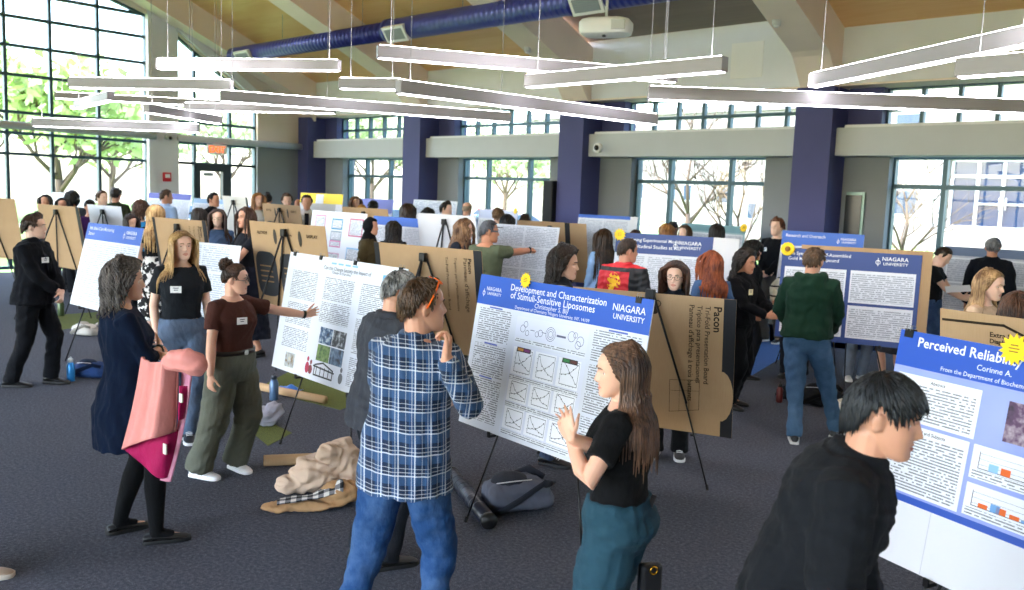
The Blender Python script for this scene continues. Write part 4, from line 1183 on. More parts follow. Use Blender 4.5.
def X_glasses(c='#22201e', r=.021):
    def f(F):
        g = Geo()
        for sd in (-1, 1):
            pts_ = [F.Hp(sd * .032 + r * 1.15 * math.cos(t), .094, -.002 + r * .85 * math.sin(t)) * F.s for t in [2 * math.pi * k / 16 for k in range(17)]]
            g.tube(pts_, .0015 * F.s, 6)
            g.tube([F.Hp(sd * .055, .092, .004) * F.s, F.Hp(sd * .077, .04, .004) * F.s, F.Hp(sd * .079, -.012, .002) * F.s], .002 * F.s, 6)
        g.tube([F.Hp(-.009, .097, .004) * F.s, F.Hp(.009, .097, .004) * F.s], .002 * F.s, 6)
        g.obj('glasses', plain(c, .3), F.root, True)
    return f
def X_sunglasses_up():
    def f(F):
        g = Geo(); l = Geo()
        for sd in (-1, 1):
            c = F.Hp(sd * .034, .050, .112) * F.s
            pts_ = [F.Hp(sd * .034 + .027 * math.cos(t), .062 - .018 * math.sin(t), .112 + .014 * math.sin(t)) * F.s for t in [2 * math.pi * k / 16 for k in range(17)]]
            g.tube(pts_, .0032 * F.s, 6)
            l.ball(c, (.024 * F.s, .012 * F.s, .018 * F.s), 10, 6)
            g.tube([F.Hp(sd * .062, .056, .112) * F.s, F.Hp(sd * .088, .035, .075) * F.s, F.Hp(sd * .097, .005, .03) * F.s, F.Hp(sd * .094, -.012, .0) * F.s], .0045 * F.s, 6)
        o = g.obj('sunglasses', plain('#ef6a1a', .3), F.root, True); l.obj('lens', plain('#3a2a1c', .08), o, True)
    return f
def X_watch(key='l', c='#15171a', dial='#23303c'):
    def f(F):
        S, E_, W, hd, hn = F.A[key]; ax = (W - E_).normalized(); c0 = E_.lerp(W, .92); u = ax.cross(hn).normalized()
        g = Geo(); g.tube([(c0 - ax * .011) * F.s, (c0 + ax * .011) * F.s], .034 * F.s, 16)
        o = g.obj('watch', plain(c, .4), F.root, True)
        Geo().tube([(c0 - hn * .030) * F.s, (c0 - hn * .041) * F.s], .017 * F.s, 14).obj('watch_dial', plain(dial, .15), o, True)
    return f
def X_belt(c='#14110f', z=1.0, bulk=1.0):
    def f(F):
        tab = TORSO['f' if F.s < 0 else 'm']; g = Geo(); cc, R = F.sp(z); rs = []
        co = get_co(F.top.data) / F.s
        for dz in (-.017, .017):
            rs.append([(cc + R @ V((F.bw * math.cos(t), F.bo + F.bb * math.sin(t), dz))) * F.s for t in [2 * math.pi * k / 28 for k in range(28)]])
        g.rings(rs); o = g.obj('belt', plain(c, .45), F.root, True)
        b = F.bo + F.bb
        Geo().box((-.022 * F.s, (b - .002) * F.s, (z - .018) * F.s), (.022 * F.s, (b + .006) * F.s, (z + .018) * F.s)).obj('buckle', plain('#b8b2a4', .25, .9), o)
    def h(F):
        F.bw, F.bb, F.bo = .176 * bulk, .124 * bulk, -.002; f(F)
    return h
def X_lapels(c='#14161c', shirt='#0b0c10'):
    def f(F):
        g = Geo()
        for sd in (-1, 1):
            pt = []
            for x, z, dy in ((.045, 1.465, .0), (.10, 1.36, .006), (.085, 1.31, .008), (.012, 1.12, .010), (.008, 1.30, .004)):
                cc, R = F.sp(z); co = get_co(F.top.data) / F.s; l = (co - np.array(cc)) @ np.array(R)
                m = (np.abs(l[:, 0] - sd * x) < .02) & (np.abs(l[:, 2]) < .02); y = l[m][:, 1].max() if m.any() else .12
                pt.append((cc + R @ V((sd * x, y + dy, 0))) * F.s)
            b = len(g.v); g.add(pt + [p + V((0, .008, 0)) for p in pt], [(0, 1, 2, 3, 4), (9, 8, 7, 6, 5)] + [(i, 5 + i, 5 + (i + 1) % 5, (i + 1) % 5) for i in range(5)])
        g.obj('lapel', cloth(c, .7), F.root)
    return f
SK1, SK2, SK3, SK4, SK5 = '#e2b095', '#d29c80', '#c58b6c', '#9a6848', '#ecc3ab'
BK = '#0c0c0f'
def plaid_mat():
    t = NT('plaid_flannel'); co = t.coord(); x, y, z = t.sep(co)
    u = t.math('ADD', x, t.math('MULTIPLY', y, .8))
    def stripe(v, period, ph, width):
        period = .088
        f = t.math('FRACT', t.math('ADD', t.math('DIVIDE', v, period), ph + 20)); return t.math('LESS_THAN', f, width)
    c = lin('#16243c')
    nav = t.mix(t.math('MULTIPLY', stripe(u, .115, 0, .46), .55), c, lin('#2f4f78'))
    nav = t.mix(t.math('MULTIPLY', stripe(z, .115, .2, .46), .55), nav, lin('#35567e'))
    for v, ph, w_, a in ((u, .66, .065, .62), (u, .84, .045, .4), (z, .80, .06, .58), (z, .62, .045, .36), (u, .2, .035, .35), (z, .42, .035, .35)):
        nav = t.mix(t.math('MULTIPLY', stripe(v, .115, ph, w_), a), nav, lin('#d9dde2'))
    t.base(nav, .85, 0, .2); t.b.inputs['Sheen Weight'].default_value = .1
    t.bump(t.noise(t.mapping(co, (1, 1, .5)), 15, 3, .55), .4, .03); return t.m
def floral_mat():
    t = NT('floral_print'); n = t.noise(t.coord(), 13, 2, .5); t.base(t.ramp(n, [(.49, (.012, .012, .014)), (.52, (.72, .70, .68))]), .8, 0, .2); return t.m

# ---------------- near figures
person('woman with long brown hair in a black tee and dark teal trousers, hands pressed together', 630, None, 3.38, H=1.55, face=-108, sex='f', tone=SK1, hair='tuck', hcol='#2e1c14', hcol2='#7a5840',
    top=('crop', '#0b0b0d'), bottom=('wide', '#24424f'), head=(22, 6, 0), twist=8, bulk=1.2, hem=1.03,
    arms={'r': dict(t=('w', 571, 438, 3.22), pole=(.6, -.5, -1), dir=(0.02, .3, 1), n=(-1, .2, 0), curl=6, spread=1.6, curls=(4, 6, 10, 16)), 'l': dict(t=('w', 571, 440, 3.30), pole=(-1, -.3, -1), dir=(.12, .6, .9), n=(1, 0, .3), curl=24, spread=1.2)})
person('man in a navy plaid shirt and jeans with orange sunglasses on his head', 409, 275, 3.75, face=146, lean=11, sex='m', tone=SK2, hair='short', hcol='#2a1c12', hcol2='#5a4028', top=('shirt', '#203050'), topmat=plaid_mat(), bottom=('jeans', '#1b406e'), bulk=1.06, hem=.80, head=(-38, -2, 0),
    arms={'r': dict(t=('w', 446, 358, 3.45), pole=(1, -.6, -.9), dir=(0, .2, 1), n=(-.6, -.6, 0), curl=55), 'l': dict(t=(-.02, .26, 1.13), pole=(-1, -.2, -.6), dir=(1, .2, 0), n=(0, 0, 1), curl=40)}, feet={'r': (.15, .04, 14), 'l': (-.23, -.10, -12)}, extras=[X_sunglasses_up()])
person('grey haired man in a charcoal blazer standing behind the plaid shirt man', 385, 267, 4.75, face=118, lean=7, bulk=1.12, sex='m', tone=SK2, hair='short', hcol='#2a2827', hcol2='#b2afac', top=('jacket', '#3a3c42'), bottom=('trousers', '#191c22'), head=(-8, 10, 0),
    arms={'l': dict(t=(-.1, .28, 1.05), pole=(-1, -.5, -.5), dir=(1, .2, .1)), 'r': dict(t=(.12, .3, 1.0), pole=(1, -.5, -.5), dir=(-1, .3, 0))})
person('bowl haired man in a black overshirt bending towards the nearest blue poster', 822, None, 2.50, H=1.68, face=84, sex='m', tone=SK2, hair='bowl', hcol='#070707', hcol2='#23262a', top=('coat', '#17191d'), bottom=('trousers', '#141519'), lean=22, head=(0, 10, 0), bulk=1.14)
person('grey haired woman in a navy dress and black tights holding a pink coat', 124, None, 4.95, H=1.66, face=95, lean=-2, sex='f', tone=SK1, hair='tuckcurl', hcol='#2c2623', hcol2='#746a64', top=('dress', '#101d33'), bottom=('tights', '#0d0e10'), shoes=('flat', '#0c0c0d'), bulk=1.06, head=(-4, 2, 0), feet={'r': ('w', 165, 541, 5), 'l': ('w', 128, 531, -14)}, sleeve=.82,
    arms={'r': dict(t=(-.09, .21, 1.17), pole=(1, -.2, -.7), dir=(-1, .15, .2), n=(0, -1, 0), curl=26), 'l': dict(t=(.10, .23, 1.15), pole=(-1, -.2, -.7), dir=(1, .0, .05), n=(0, -1, 0), curl=30)}, extras=[X_watch('r', '#2a2a2c', '#c8c8cc')])
person('woman with a curly bun in a brown tee and olive trousers, pointing at a poster', 232, 262, 6.15, face=46, sex='f', tone=SK1, hair='bun', hcol='#1e120c', hcol2='#5a3a26', top=('crop', '#4a2b24'), bottom=('wide', '#63665b'), shoes=('sneaker', '#e6e6e6', '#f1f1f1'), bulk=1.22, head=(26, 4, 0), feet={'r': ('w', 203, 478, -8), 'l': ('w', 240, 470, 12)},
    arms={'l': dict(t=('w', 312, 316, 6.6), pole=(-.3, -.5, -1), dir=('w', 334, 305, 6.8), n=(.5, .6, 0), curl=5, spread=1.6), 'r': dict(t=(.30, .06, .82))}, extras=[X_glasses('#6a5a4c'), X_tag(.075, 1.30), X_watch('l'), X_belt('#1a1412', 1.035, 1.22)], hem=1.04)
person('blonde woman in a black tee and slate jeans with a blue watch band, facing us', 181, 229, 7.05, face=14, sex='f', tone=SK5, hair='shoulder', hcol='#7a5630', hcol2='#d0ab74', top=('crop', '#1c1f24'), bottom=('jeans', '#5c6a80'), shoes=('sneaker', '#20242c', '#c8c8c8'), bulk=1.08, head=(6, 0, 0), feet={'r': ('w', 176, 436, -8), 'l': ('w', 190, 441, 10)},
    arms={'l': dict(t=(-.22, .08, .88)), 'r': dict(t=(.20, .02, .88))}, extras=[X_tag(.08, 1.27), X_watch('l', '#2f7fc0', '#1c2a3a')])
person('young man in a black suit with a name tag, hands clasped at the left edge', 34, 213, 8.7, face=62, sex='m', tone=SK5, hair='quiff', hcol='#23160f', hcol2='#4a3222', top=('jacket', '#0d0f15'), bottom=('trousers', '#0d0f14'), shoes=('shoe', '#0a0a0b'), bulk=1.1, head=(14, 0, 0), feet={'r': ('w', 16, 387, -6), 'l': ('w', 56, 383, 6)},
    arms={'r': dict(t=(.02, .24, .98), pole=(1, -.6, -.3), dir=(-.8, .3, -.3), n=(0, -1, 0), curl=40), 'l': dict(t=(-.03, .28, .92), pole=(-1, -.6, -.3), dir=(.5, .2, -.8), n=(0, -1, 0), curl=35)}, extras=[X_lapels(), X_tag(.085, 1.29)])
person('man in a dark green hoodie and jeans seen from behind, facing the navy bordered poster', 810, 246, 7.75, face=172, sex='m', tone=SK2, hair='short', hcol='#2b1d13', hcol2='#5c442c', top=('hoodie', '#163022'), bottom=('jeans', '#41607f'), shoes=('sneaker', '#17191d', '#e0e0e0'), bulk=1.06, head=(-4, 3, 0), feet={'l': ('w', 795, 441, -12), 'r': ('w', 836, 436, 10)},
    arms={'l': dict(t=(-.18, .26, .98), pole=(-1, -.5, -.2), dir=(1, .4, 0), curl=40), 'r': dict(t=(.16, .27, .96), pole=(1, -.5, -.2), dir=(-1, .4, 0), curl=40)})
person('man with dark curly shoulder hair in black, side on beside the brown printed board', 741, 249, 8.85, face=66, bulk=1.1, sex='m', tone=SK3, hair='tuckcurl', hcol='#0d0a09', hcol2='#2c211a', top=('shirt', '#0c0c0f'), bottom=('trousers', '#0d0e11'), shoes=('shoe', '#1b1512'), head=(-6, 6, 0),
    arms={'r': dict(t=(.08, .34, 1.06), pole=(1, -.6, -.6), dir=(-.3, 1, .1), curl=30), 'l': dict(t=(-.10, .36, 1.08), pole=(-1, -.6, -.6), dir=(.2, 1, .1), curl=30)}, extras=[X_tag(.09, 1.30, '#e8d8a8', .06, .06)])
person('woman in glasses with wavy brown hair looking over the brown printed board', 675, 260, 6.98, face=-6, sex='f', tone=SK5, hair='wavy', hcol='#24140e', hcol2='#5c3826', top=('jacket', '#22242c'), bottom=('trousers', '#101114'), shoes=('sneaker', '#26262a', '#dedede'), head=(-4, 4, 0), extras=[X_glasses('#3a2c28')])
person('person with dark chin length hair in profile behind the blue titled poster', 560, 246, 6.75, face=78, sex='m', tone=SK1, hair='tuckcurl', hcol='#120d0b', hcol2='#33241c', top=('jacket', '#2e3136'), bottom=('jeans', '#26324c'), shoes=('sneaker', '#121316', '#26282c'), head=(0, 4, 0))
jk = NT('red_black_jacket'); co_ = jk.coord(); x_, y_, z_ = jk.sep(co_)
f_ = jk.math('MULTIPLY', jk.math('LESS_THAN', jk.math('ABSOLUTE', jk.math('ADD', x_, .07)), .175), jk.math('LESS_THAN', z_, 1.385))
f2_ = jk.math('GREATER_THAN', z_, 1.425)
em_ = jk.math('LESS_THAN', jk.math('ADD', jk.math('POWER', jk.math('DIVIDE', jk.math('ADD', x_, .05), .075), 2), jk.math('POWER', jk.math('DIVIDE', jk.math('SUBTRACT', z_, 1.26), .115), 2)), 1)
nz_ = jk.math('GREATER_THAN', jk.noise(co_, 26, 2), .47)
c_ = jk.mix(jk.math('MAXIMUM', f_, f2_), lin('#101116'), lin('#c01220')); c_ = jk.mix(jk.math('MULTIPLY', jk.math('MULTIPLY', em_, nz_), jk.math('LESS_THAN', y_, 0)), c_, lin('#f0b818'))
jk.base(c_, .6); jk.bump(jk.noise(co_, 15, 3), .4, .03)
person('man in a red and black jacket with a yellow emblem on its back', 623, 237, 8.7, face=158, sex='m', tone=SK2, hair='short', hcol='#1c120d', hcol2='#3c2a1e', top=('jacket', '#101116'), topmat=jk.m, bottom=('trousers', '#1a1c22'), bulk=1.12, head=(-42, 4, 0))
person('woman with long wavy red hair in a blue top, seen from behind', 711, 251, 8.4, face=205, sex='f', tone=SK5, hair='wavy', hcol='#5a2412', hcol2='#a3552e', top=('tee', '#40597c'), bottom=('trousers', '#1b1e26'), head=(14, 0, 0))
person('person with short black curls half hidden behind the man in the black shirt', 748, 240, 10.4, face=110, sex='m', tone=SK3, hair='curlytop', hcol='#0a0908', top=('jacket', '#15171c'), bottom=('trousers', '#14161a'))
person('man with reddish brown hair and a black sweater, hands joined, beside the widest pillar', 773, 217, 13.2, face=-34, sex='m', tone=SK5, hair='quiff', hcol='#4a2a1c', hcol2='#7a5038', top=('sweater', '#101218'), bottom=('trousers', '#55524e'), shoes=('sneaker', '#1a1c20', '#e8e8e8'), extras=[X_tag(.09, 1.30)],
    arms={'r': dict(t=(.03, .2, .98), pole=(1, -.6, -.3), dir=(-1, .2, 0)), 'l': dict(t=(-.02, .22, .95), pole=(-1, -.6, -.3), dir=(1, .2, 0))})
st_ = NT('striped_knit'); x_, y_, z_ = st_.sep(st_.coord()); st_.base(st_.mix(st_.math('LESS_THAN', st_.math('FRACT', st_.math('DIVIDE', z_, .11)), .16), lin('#e8e2d2'), lin('#17181c')), .85)
person('person in a cream knit with black stripes, half hidden behind the green hoodie', 799, 247, 10.5, face=-10, sex='f', tone=SK1, hair='short', hcol='#2b1d13', top=('sweater', '#e8e2d2'), topmat=st_.m, bottom=('trousers', '#26282e'), arms={'r': dict(t=(.28, .2, 1.02), pole=(1, -.4, -.6))})
person('person whose grey jeans and white sneakers show beneath the navy bordered poster', 862, None, 10.5, H=1.50, face=20, sex='f', tone=SK1, hair='short', hcol='#2b1d13', top=('tee', '#7c8088'), bottom=('jeans', '#7a8494'), shoes=('sneaker', '#e8e8e8', '#f2f2f2'))
person('person whose bare legs show beneath the right end of the navy bordered poster', 897, None, 10.2, H=1.50, face=-30, sex='f', tone=SK1, hair='long', hcol='#4a2f1c', top=('tee', '#3a4a6c'), bottom=('skirt', '#3c3f48'), shoes=('sneaker', '#d8d8d8', '#f2f2f2'))
person('young man in a black tee reading a sheet of paper at the right window', 932, 243, 11.1, face=82, sex='m', tone=SK5, hair='short', hcol='#14100d', hcol2='#33261c', top=('tee', '#14161a'), bottom=('jeans', '#37507a'), head=(-4, 34, 0),
    arms={'r': dict(t=(.05, .36, 1.05), pole=(1, -.6, -.8), dir=(-.2, 1, .1)), 'l': dict(t=(-.1, .36, 1.06), pole=(-1, -.6, -.8), dir=(.3, 1, .1))})
person('grey haired man in a dark suit seen from behind at the right window', 988, 237, 11.4, face=178, sex='m', tone=SK3, hair='short', hcol='#2c2c2e', hcol2='#85868a', top=('jacket', '#12151d'), bottom=('jeans', '#2f4266'), bulk=1.1)
person('woman with long blonde hair in a beige top, above the sprig printed board', 985, 267, 6.7, face=68, sex='f', tone=SK5, hair='tuck', hcol='#6a4a2c', hcol2='#c7a274', top=('tee', '#d2b295'), bottom=('trousers', '#33353c'), head=(-4, 8, 0))
person('curly brown head just above the sprig printed board, seen from behind', 1018, 291, 5.35, face=150, sex='f', tone=SK1, hair='curlylong', hcol='#2a1810', hcol2='#6a4630', top=('tee', '#40434c'), bottom=('trousers', '#22242a'))
person('woman with very long dark hair and a pale blue shirt, beside the red jacket', 602, 228, 11.3, face=205, sex='f', tone=SK1, hair='verylong', hcol='#1a110d', hcol2='#45301f', top=('shirt', '#8fb2dc'), bottom=('jeans', '#2e4770'))
person('person with long curly brown hair and a dark blazer, beside the man in the cap', 460, 218, 10.9, face=72, sex='m', tone=SK5, hair='curlylong', hcol='#4a3020', hcol2='#9a7450', top=('jacket', '#262a34'), bottom=('trousers', '#1c1e24'), extras=[X_glasses('#2a2420')], head=(0, 4, 0))
person('man in a grey cap and olive shirt pointing at a white text poster', 485, 219, 10.0, face=138, sex='m', tone=SK3, hair='cap', hcol='#1c1511', hcol2='#646870', top=('tee', '#59604a'), bottom=('trousers', '#2c2a26'), bulk=1.1, head=(-40, 2, 0),
    arms={'r': dict(t=('w', 538, 250, 10.4), pole=(.6, -.3, -1), dir=('w', 560, 247, 10.9), n=(-.5, 0, -1), curls=(4, 60, 65, 70)), 'l': dict(t=(-.26, .1, .86))}, extras=[X_watch('r')])
person('woman in a black headscarf and an olive brown top', 368, 216, 11.6, face=72, sex='f', tone=SK2, hair='hijab', hcol='#0b0b0e', top=('jacket', '#4a4028'), bottom=('longskirt', '#14141a'))
person('person with straight dark shoulder hair in black, seen from behind beside the headscarf woman', 392, 220, 12.2, face=176, sex='f', tone=SK2, hair='shoulder', hcol='#120d0b', hcol2='#2c201a', top=('tee', '#141418'), bottom=('trousers', '#191b20'))
# ---------------- people towards the left glazing
person('man in a dark olive jacket with his back to us at the left glazing', 117, 185, 17, face=165, sex='m', tone=SK2, hair='short', hcol='#16110e', top=('jacket', '#2f3728'), bottom=('trousers', '#23252a'))
person('smiling man with short brown hair above the plain white board back', 103, 190, 16.2, face=40, sex='m', tone=SK5, hair='short', hcol='#4a3322', top=('tee', '#2c3038'), bottom=('trousers', '#23252a'))
person('woman with long dark hair at the top of the black edged brown board', 49, 194, 16.2, face=-30, sex='f', tone=SK2, hair='shoulder', hcol='#14100e', top=('tee', '#30242c'), bottom=('trousers', '#23252a'))
person('dark haired woman in glasses looking down beside the black edged brown board', 65, 197, 15.6, face=-10, sex='f', tone=SK2, hair='shoulder', hcol='#161110', top=('tee', '#30343c'), bottom=('trousers', '#23252a'), extras=[X_glasses()])
person('person with a round dark head of hair before the far white board', 74, 191, 16.7, face=180, sex='m', tone=SK4, hair='curlytop', hcol='#10130f', top=('tee', '#4a525c'), bottom=('trousers', '#23252a'))
person('person in a black cap and purple top behind the plain white board', 91, 199, 15.2, face=20, sex='f', tone=SK2, hair='cap', hcol='#151113', hcol2='#17171b', top=('tee', '#4a2a68'), bottom=('jeans', '#2f4d86'))
person('woman with smooth dark hair looking down above the blue band poster', 129, 212, 12.6, face=35, sex='f', tone=SK5, hair='shoulder', hcol='#1c1310', top=('tee', '#20242c'), bottom=('trousers', '#20242c'), head=(0, 18, 0))
person('person with brown wavy hair and a bright teal blue top, back turned', 141, 200, 13.1, face=150, sex='f', tone=SK1, hair='curlytop', hcol='#38241a', top=('tee', '#1e6c9c'), bottom=('trousers', '#20242c'))
person('blonde woman in a black top and a black and white floral skirt, back turned', 157, 204, 11.9, face=185, sex='f', tone=SK5, hair='long', hcol='#8a6236', hcol2='#d8b47e', top=('crop', '#121318'), bottom=('longskirt', '#dddddd'), botmat=floral_mat())
person('man in a light blue shirt in front of the purple band poster', 166, 188, 17.1, face=140, sex='m', tone=SK2, hair='short', hcol='#3a2a1e', top=('shirt', '#a9c4ea'), bottom=('trousers', '#3a4250'), head=(-40, 0, 0))
person('person with long dark brown hair, back turned, left of the woman in the blue sweater', 199, 207, 13.4, face=170, sex='f', tone=SK2, hair='shoulder', hcol='#1d1512', top=('tee', '#8a94a4'), bottom=('trousers', '#24272e'))
person('smiling woman in glasses and a blue sweater with long dark hair', 218, 208, 12.1, face=-6, sex='f', tone=SK5, hair='long', hcol='#2a1a14', top=('sweater', '#4a6488'), bottom=('jeans', '#2c3c5c'), extras=[X_glasses()])
person('dark haired man in a black jacket before the glazed door', 213, 192, 16.9, face=55, sex='m', tone=SK2, hair='short', hcol='#0e0b0a', top=('jacket', '#15171c'), bottom=('trousers', '#23252a'))
person('woman in a dark dress with bare forearms beside the dark printed brown board', 248, 206, 10.6, face=-60, sex='f', tone=SK2, hair='shoulder', hcol='#3a2418', top=('crop', '#191b22'), bottom=('longskirt', '#191d2a'), arms={'r': dict(t=(.08, .34, 1.05), pole=(1, -.5, -.6)), 'l': dict(t=(-.08, .34, 1.0), pole=(-1, -.5, -.6))})
person('fair haired woman in a white top before the grey corner wall', 257, 192, 17.2, face=25, sex='f', tone=SK5, hair='long', hcol='#7a5634', top=('tee', '#dfe0e4'), bottom=('trousers', '#3a3c44'))
person('person with a dark topknot bun before the grey corner wall', 267, 193, 18.6, face=180, sex='f', tone=SK2, hair='bun', hcol='#17110f', top=('tee', '#4c5260'), bottom=('trousers', '#2c2e34'))
person('young man with tousled brown hair above the far board of dark printed panels', 286, 193, 17.7, face=10, sex='m', tone=SK5, hair='quiff', hcol='#3f2a1a', top=('tee', '#404654'), bottom=('trousers', '#2c2e34'))
person('bearded bald man in a dark jacket right of the far dark printed board', 298, 198, 18.3, face=-10, sex='m', tone=SK3, hair='bald_fringe', hcol='#2a211c', top=('jacket', '#2a3040'), bottom=('trousers', '#2c2e34'))
person('man in a white shirt and dark tie in front of the yellow headed board', 306, 189, 16.4, face=0, sex='m', tone=SK2, hair='short', hcol='#1c140f', top=('shirt', '#eef0f4'), bottom=('trousers', '#2c3038'),
    extras=[lambda F: Geo().box((-.035 * F.s, .135 * F.s, 1.08 * F.s), (.035 * F.s, .158 * F.s, 1.44 * F.s)).obj('necktie', cloth('#232733', .6), F.root)])
person('person with light brown hair in the first window from the corner', 353, 195, 18, face=30, sex='f', tone=SK5, hair='shoulder', hcol='#5a3d28', top=('tee', '#c9ccd6'), bottom=('trousers', '#3a3c44'))
person('fair haired person low behind the brown board in the first window from the corner', 360, 204, 16.6, face=170, sex='m', tone=SK5, hair='short', hcol='#9a7440', top=('tee', '#6a7484'), bottom=('trousers', '#3a3c44'))
person('dark haired person before the far lavender poster', 371, 200, 17.2, face=175, sex='m', tone=SK2, hair='short', hcol='#13100e', top=('tee', '#5a6478'), bottom=('trousers', '#3a3c44'))
person('person with wavy dark brown hair, back turned, above the royal blue band poster', 406, 203, 13.9, face=180, sex='f', tone=SK2, hair='bob', hcol='#2a1b14', top=('tee', '#343a48'), bottom=('trousers', '#3a3c44'))
person('person with black hair just showing above the white board back', 426, 208, 15.2, face=180, sex='m', tone=SK2, hair='curlytop', hcol='#0c0b0b', top=('tee', '#343a48'), bottom=('trousers', '#3a3c44'))
person('dark haired young man in profile before the small far white poster', 443, 201, 16.3, face=60, sex='m', tone=SK5, hair='quiff', hcol='#1a120e', top=('tee', '#c7ccd6'), bottom=('trousers', '#3a3c44'))
person('bald man in a light blue shirt at the second window from the corner', 464, 201, 17, face=150, sex='m', tone=SK1, hair='bald_fringe', hcol='#8a7a68', top=('shirt', '#a8bee2'), bottom=('trousers', '#3a4250'), bulk=1.1)
person('person with cropped brown hair and a beige shirt before the pale lavender poster', 495, 207, 14.5, face=178, sex='m', tone=SK5, hair='short', hcol='#55402c', top=('shirt', '#d3c8b8'), bottom=('trousers', '#3a3c44'))
person('person with black hair low before the pale lavender poster', 505, 214, 13.8, face=180, sex='f', tone=SK2, hair='bob', hcol='#0d0d0c', top=('tee', '#3c444c'), bottom=('trousers', '#3a3c44'))
person('person with brown hair peeping over the black striped brown board', 522, 213, 15.6, face=180, sex='m', tone=SK2, hair='short', hcol='#33231a', top=('tee', '#3c444c'), bottom=('trousers', '#3a3c44'))
person('ginger haired person, back turned, above the navy band poster', 663, 223, 13.6, face=178, sex='f', tone=SK5, hair='bob', hcol='#7a4a24', hcol2='#b8844c', top=('tee', '#8a90a0'), bottom=('trousers', '#3a3c44'))
person('dark haired person half hidden behind the ginger haired person', 668, 221, 14.9, face=160, sex='m', tone=SK2, hair='short', hcol='#17110f', top=('tee', '#3c404c'), bottom=('trousers', '#3a3c44'))
person('fair faced woman with brown hair looking left above the navy band poster', 682, 224, 13.2, face=-40, sex='f', tone=SK5, hair='shoulder', hcol='#3f2a1a', top=('tee', '#70788c'), bottom=('trousers', '#3a3c44'))
person('woman with long dark hair, back turned, in front of the far teal poster', 713, 223, 13.7, face=180, sex='f', tone=SK2, hair='long', hcol='#1c1411', top=('tee', '#30343c'), bottom=('trousers', '#3a3c44'))
person('person brown haired, half hidden by the man in the red and black jacket', 632, 229, 12.3, face=175, sex='m', tone=SK2, hair='short', hcol='#33211a', top=('tee', '#5c6474'), bottom=('trousers', '#3a3c44'))
person('person cut off at the left edge, only a trouser leg and beige shoe showing', -50, None, 4.45, H=1.72, face=70, sex='m', tone=SK2, hair='short', hcol='#20160f', top=('jacket', '#2a2d34'), bottom=('trousers', '#2b2e33'), shoes=('sneaker', '#b9a48c', '#d8cdbd'), feet={'r': ('w', -17, 578, 0), 'l': ('w', -56, 572, 0)}, arms={'r': dict(t=(.2, -.16, .86)), 'l': dict(t=(-.2, -.16, .86))})
# ================================================================ POSTER BOARDS AND EASELS
@cached
def print_text(ink='#2a2c33', paper='#dfe2e9', pitch=.014, word=.011, fill=.82):
    t = NT('printed_text'); x, y, z = t.sep(t.coord())
    zl = t.math('DIVIDE', z, pitch); row = t.math('FLOOR', zl); fr = t.math('FRACT', zl)
    lm = t.math('MULTIPLY', t.math('GREATER_THAN', fr, .3), t.math('LESS_THAN', fr, .78))
    cw = t.new('ShaderNodeCombineXYZ')
    wn0 = t.new('ShaderNodeTexWhiteNoise'); wn0.noise_dimensions = '1D'; t.link(row, wn0.inputs['W'])
    xs = t.math('ADD', t.math('DIVIDE', x, word), t.math('MULTIPLY', wn0.outputs[0], 7))
    t.link(t.math('FLOOR', xs), cw.inputs[0]); t.link(row, cw.inputs[1])
    wn = t.new('ShaderNodeTexWhiteNoise'); t.link(cw.outputs[0], wn.inputs[0])
    wm = t.math('LESS_THAN', wn.outputs[0], fill)
    gl = t.math('GREATER_THAN', t.noise(t.coord(), 420, 1), .42)
    f = t.math('MULTIPLY', t.math('MULTIPLY', lm, wm), t.math('ADD', t.math('MULTIPLY', gl, .55), .25))
    t.base(t.mix(f, lin(paper), lin(ink)), .55, 0, .35); return t.m
@cached
def photo_mat(a, b, c, sc=14):
    t = NT('printed_photo'); n = t.noise(t.coord(), sc, 4, .6)
    t.base(t.ramp(n, [(.35, lin(a)), (.5, lin(b)), (.66, lin(c))]), .4); return t.m
def kraft():
    t = NT('kraft_cardboard'); co = t.coord(); n = t.noise(co, 5, 3); f = t.noise(t.mapping(co, (1, 1, .06)), 220, 2)
    t.base(t.mix(t.math('MULTIPLY', t.math('ADD', n, f), .5), lin('#a68461'), lin('#c2a37c')), .8, 0, .25); t.bump(f, .08, .003); return t.m
KRAFT = kraft(); PAPER = plain('#dde0e8', .45, 0, .4, 'poster_paper'); FOAM = plain('#dfdfe4', .6, 0, .3, 'foam_board'); BLACKP = plain('#1c1d22', .5, 0, .4, 'black_card')
INKD = plain('#2d2318', .7, 0, .2, 'dark_ink'); EASELM = plain('#121214', .4, .3, .5, 'easel_black')
YEL = plain('#ffd21a', .5, 0, .3, 'yellow_card')

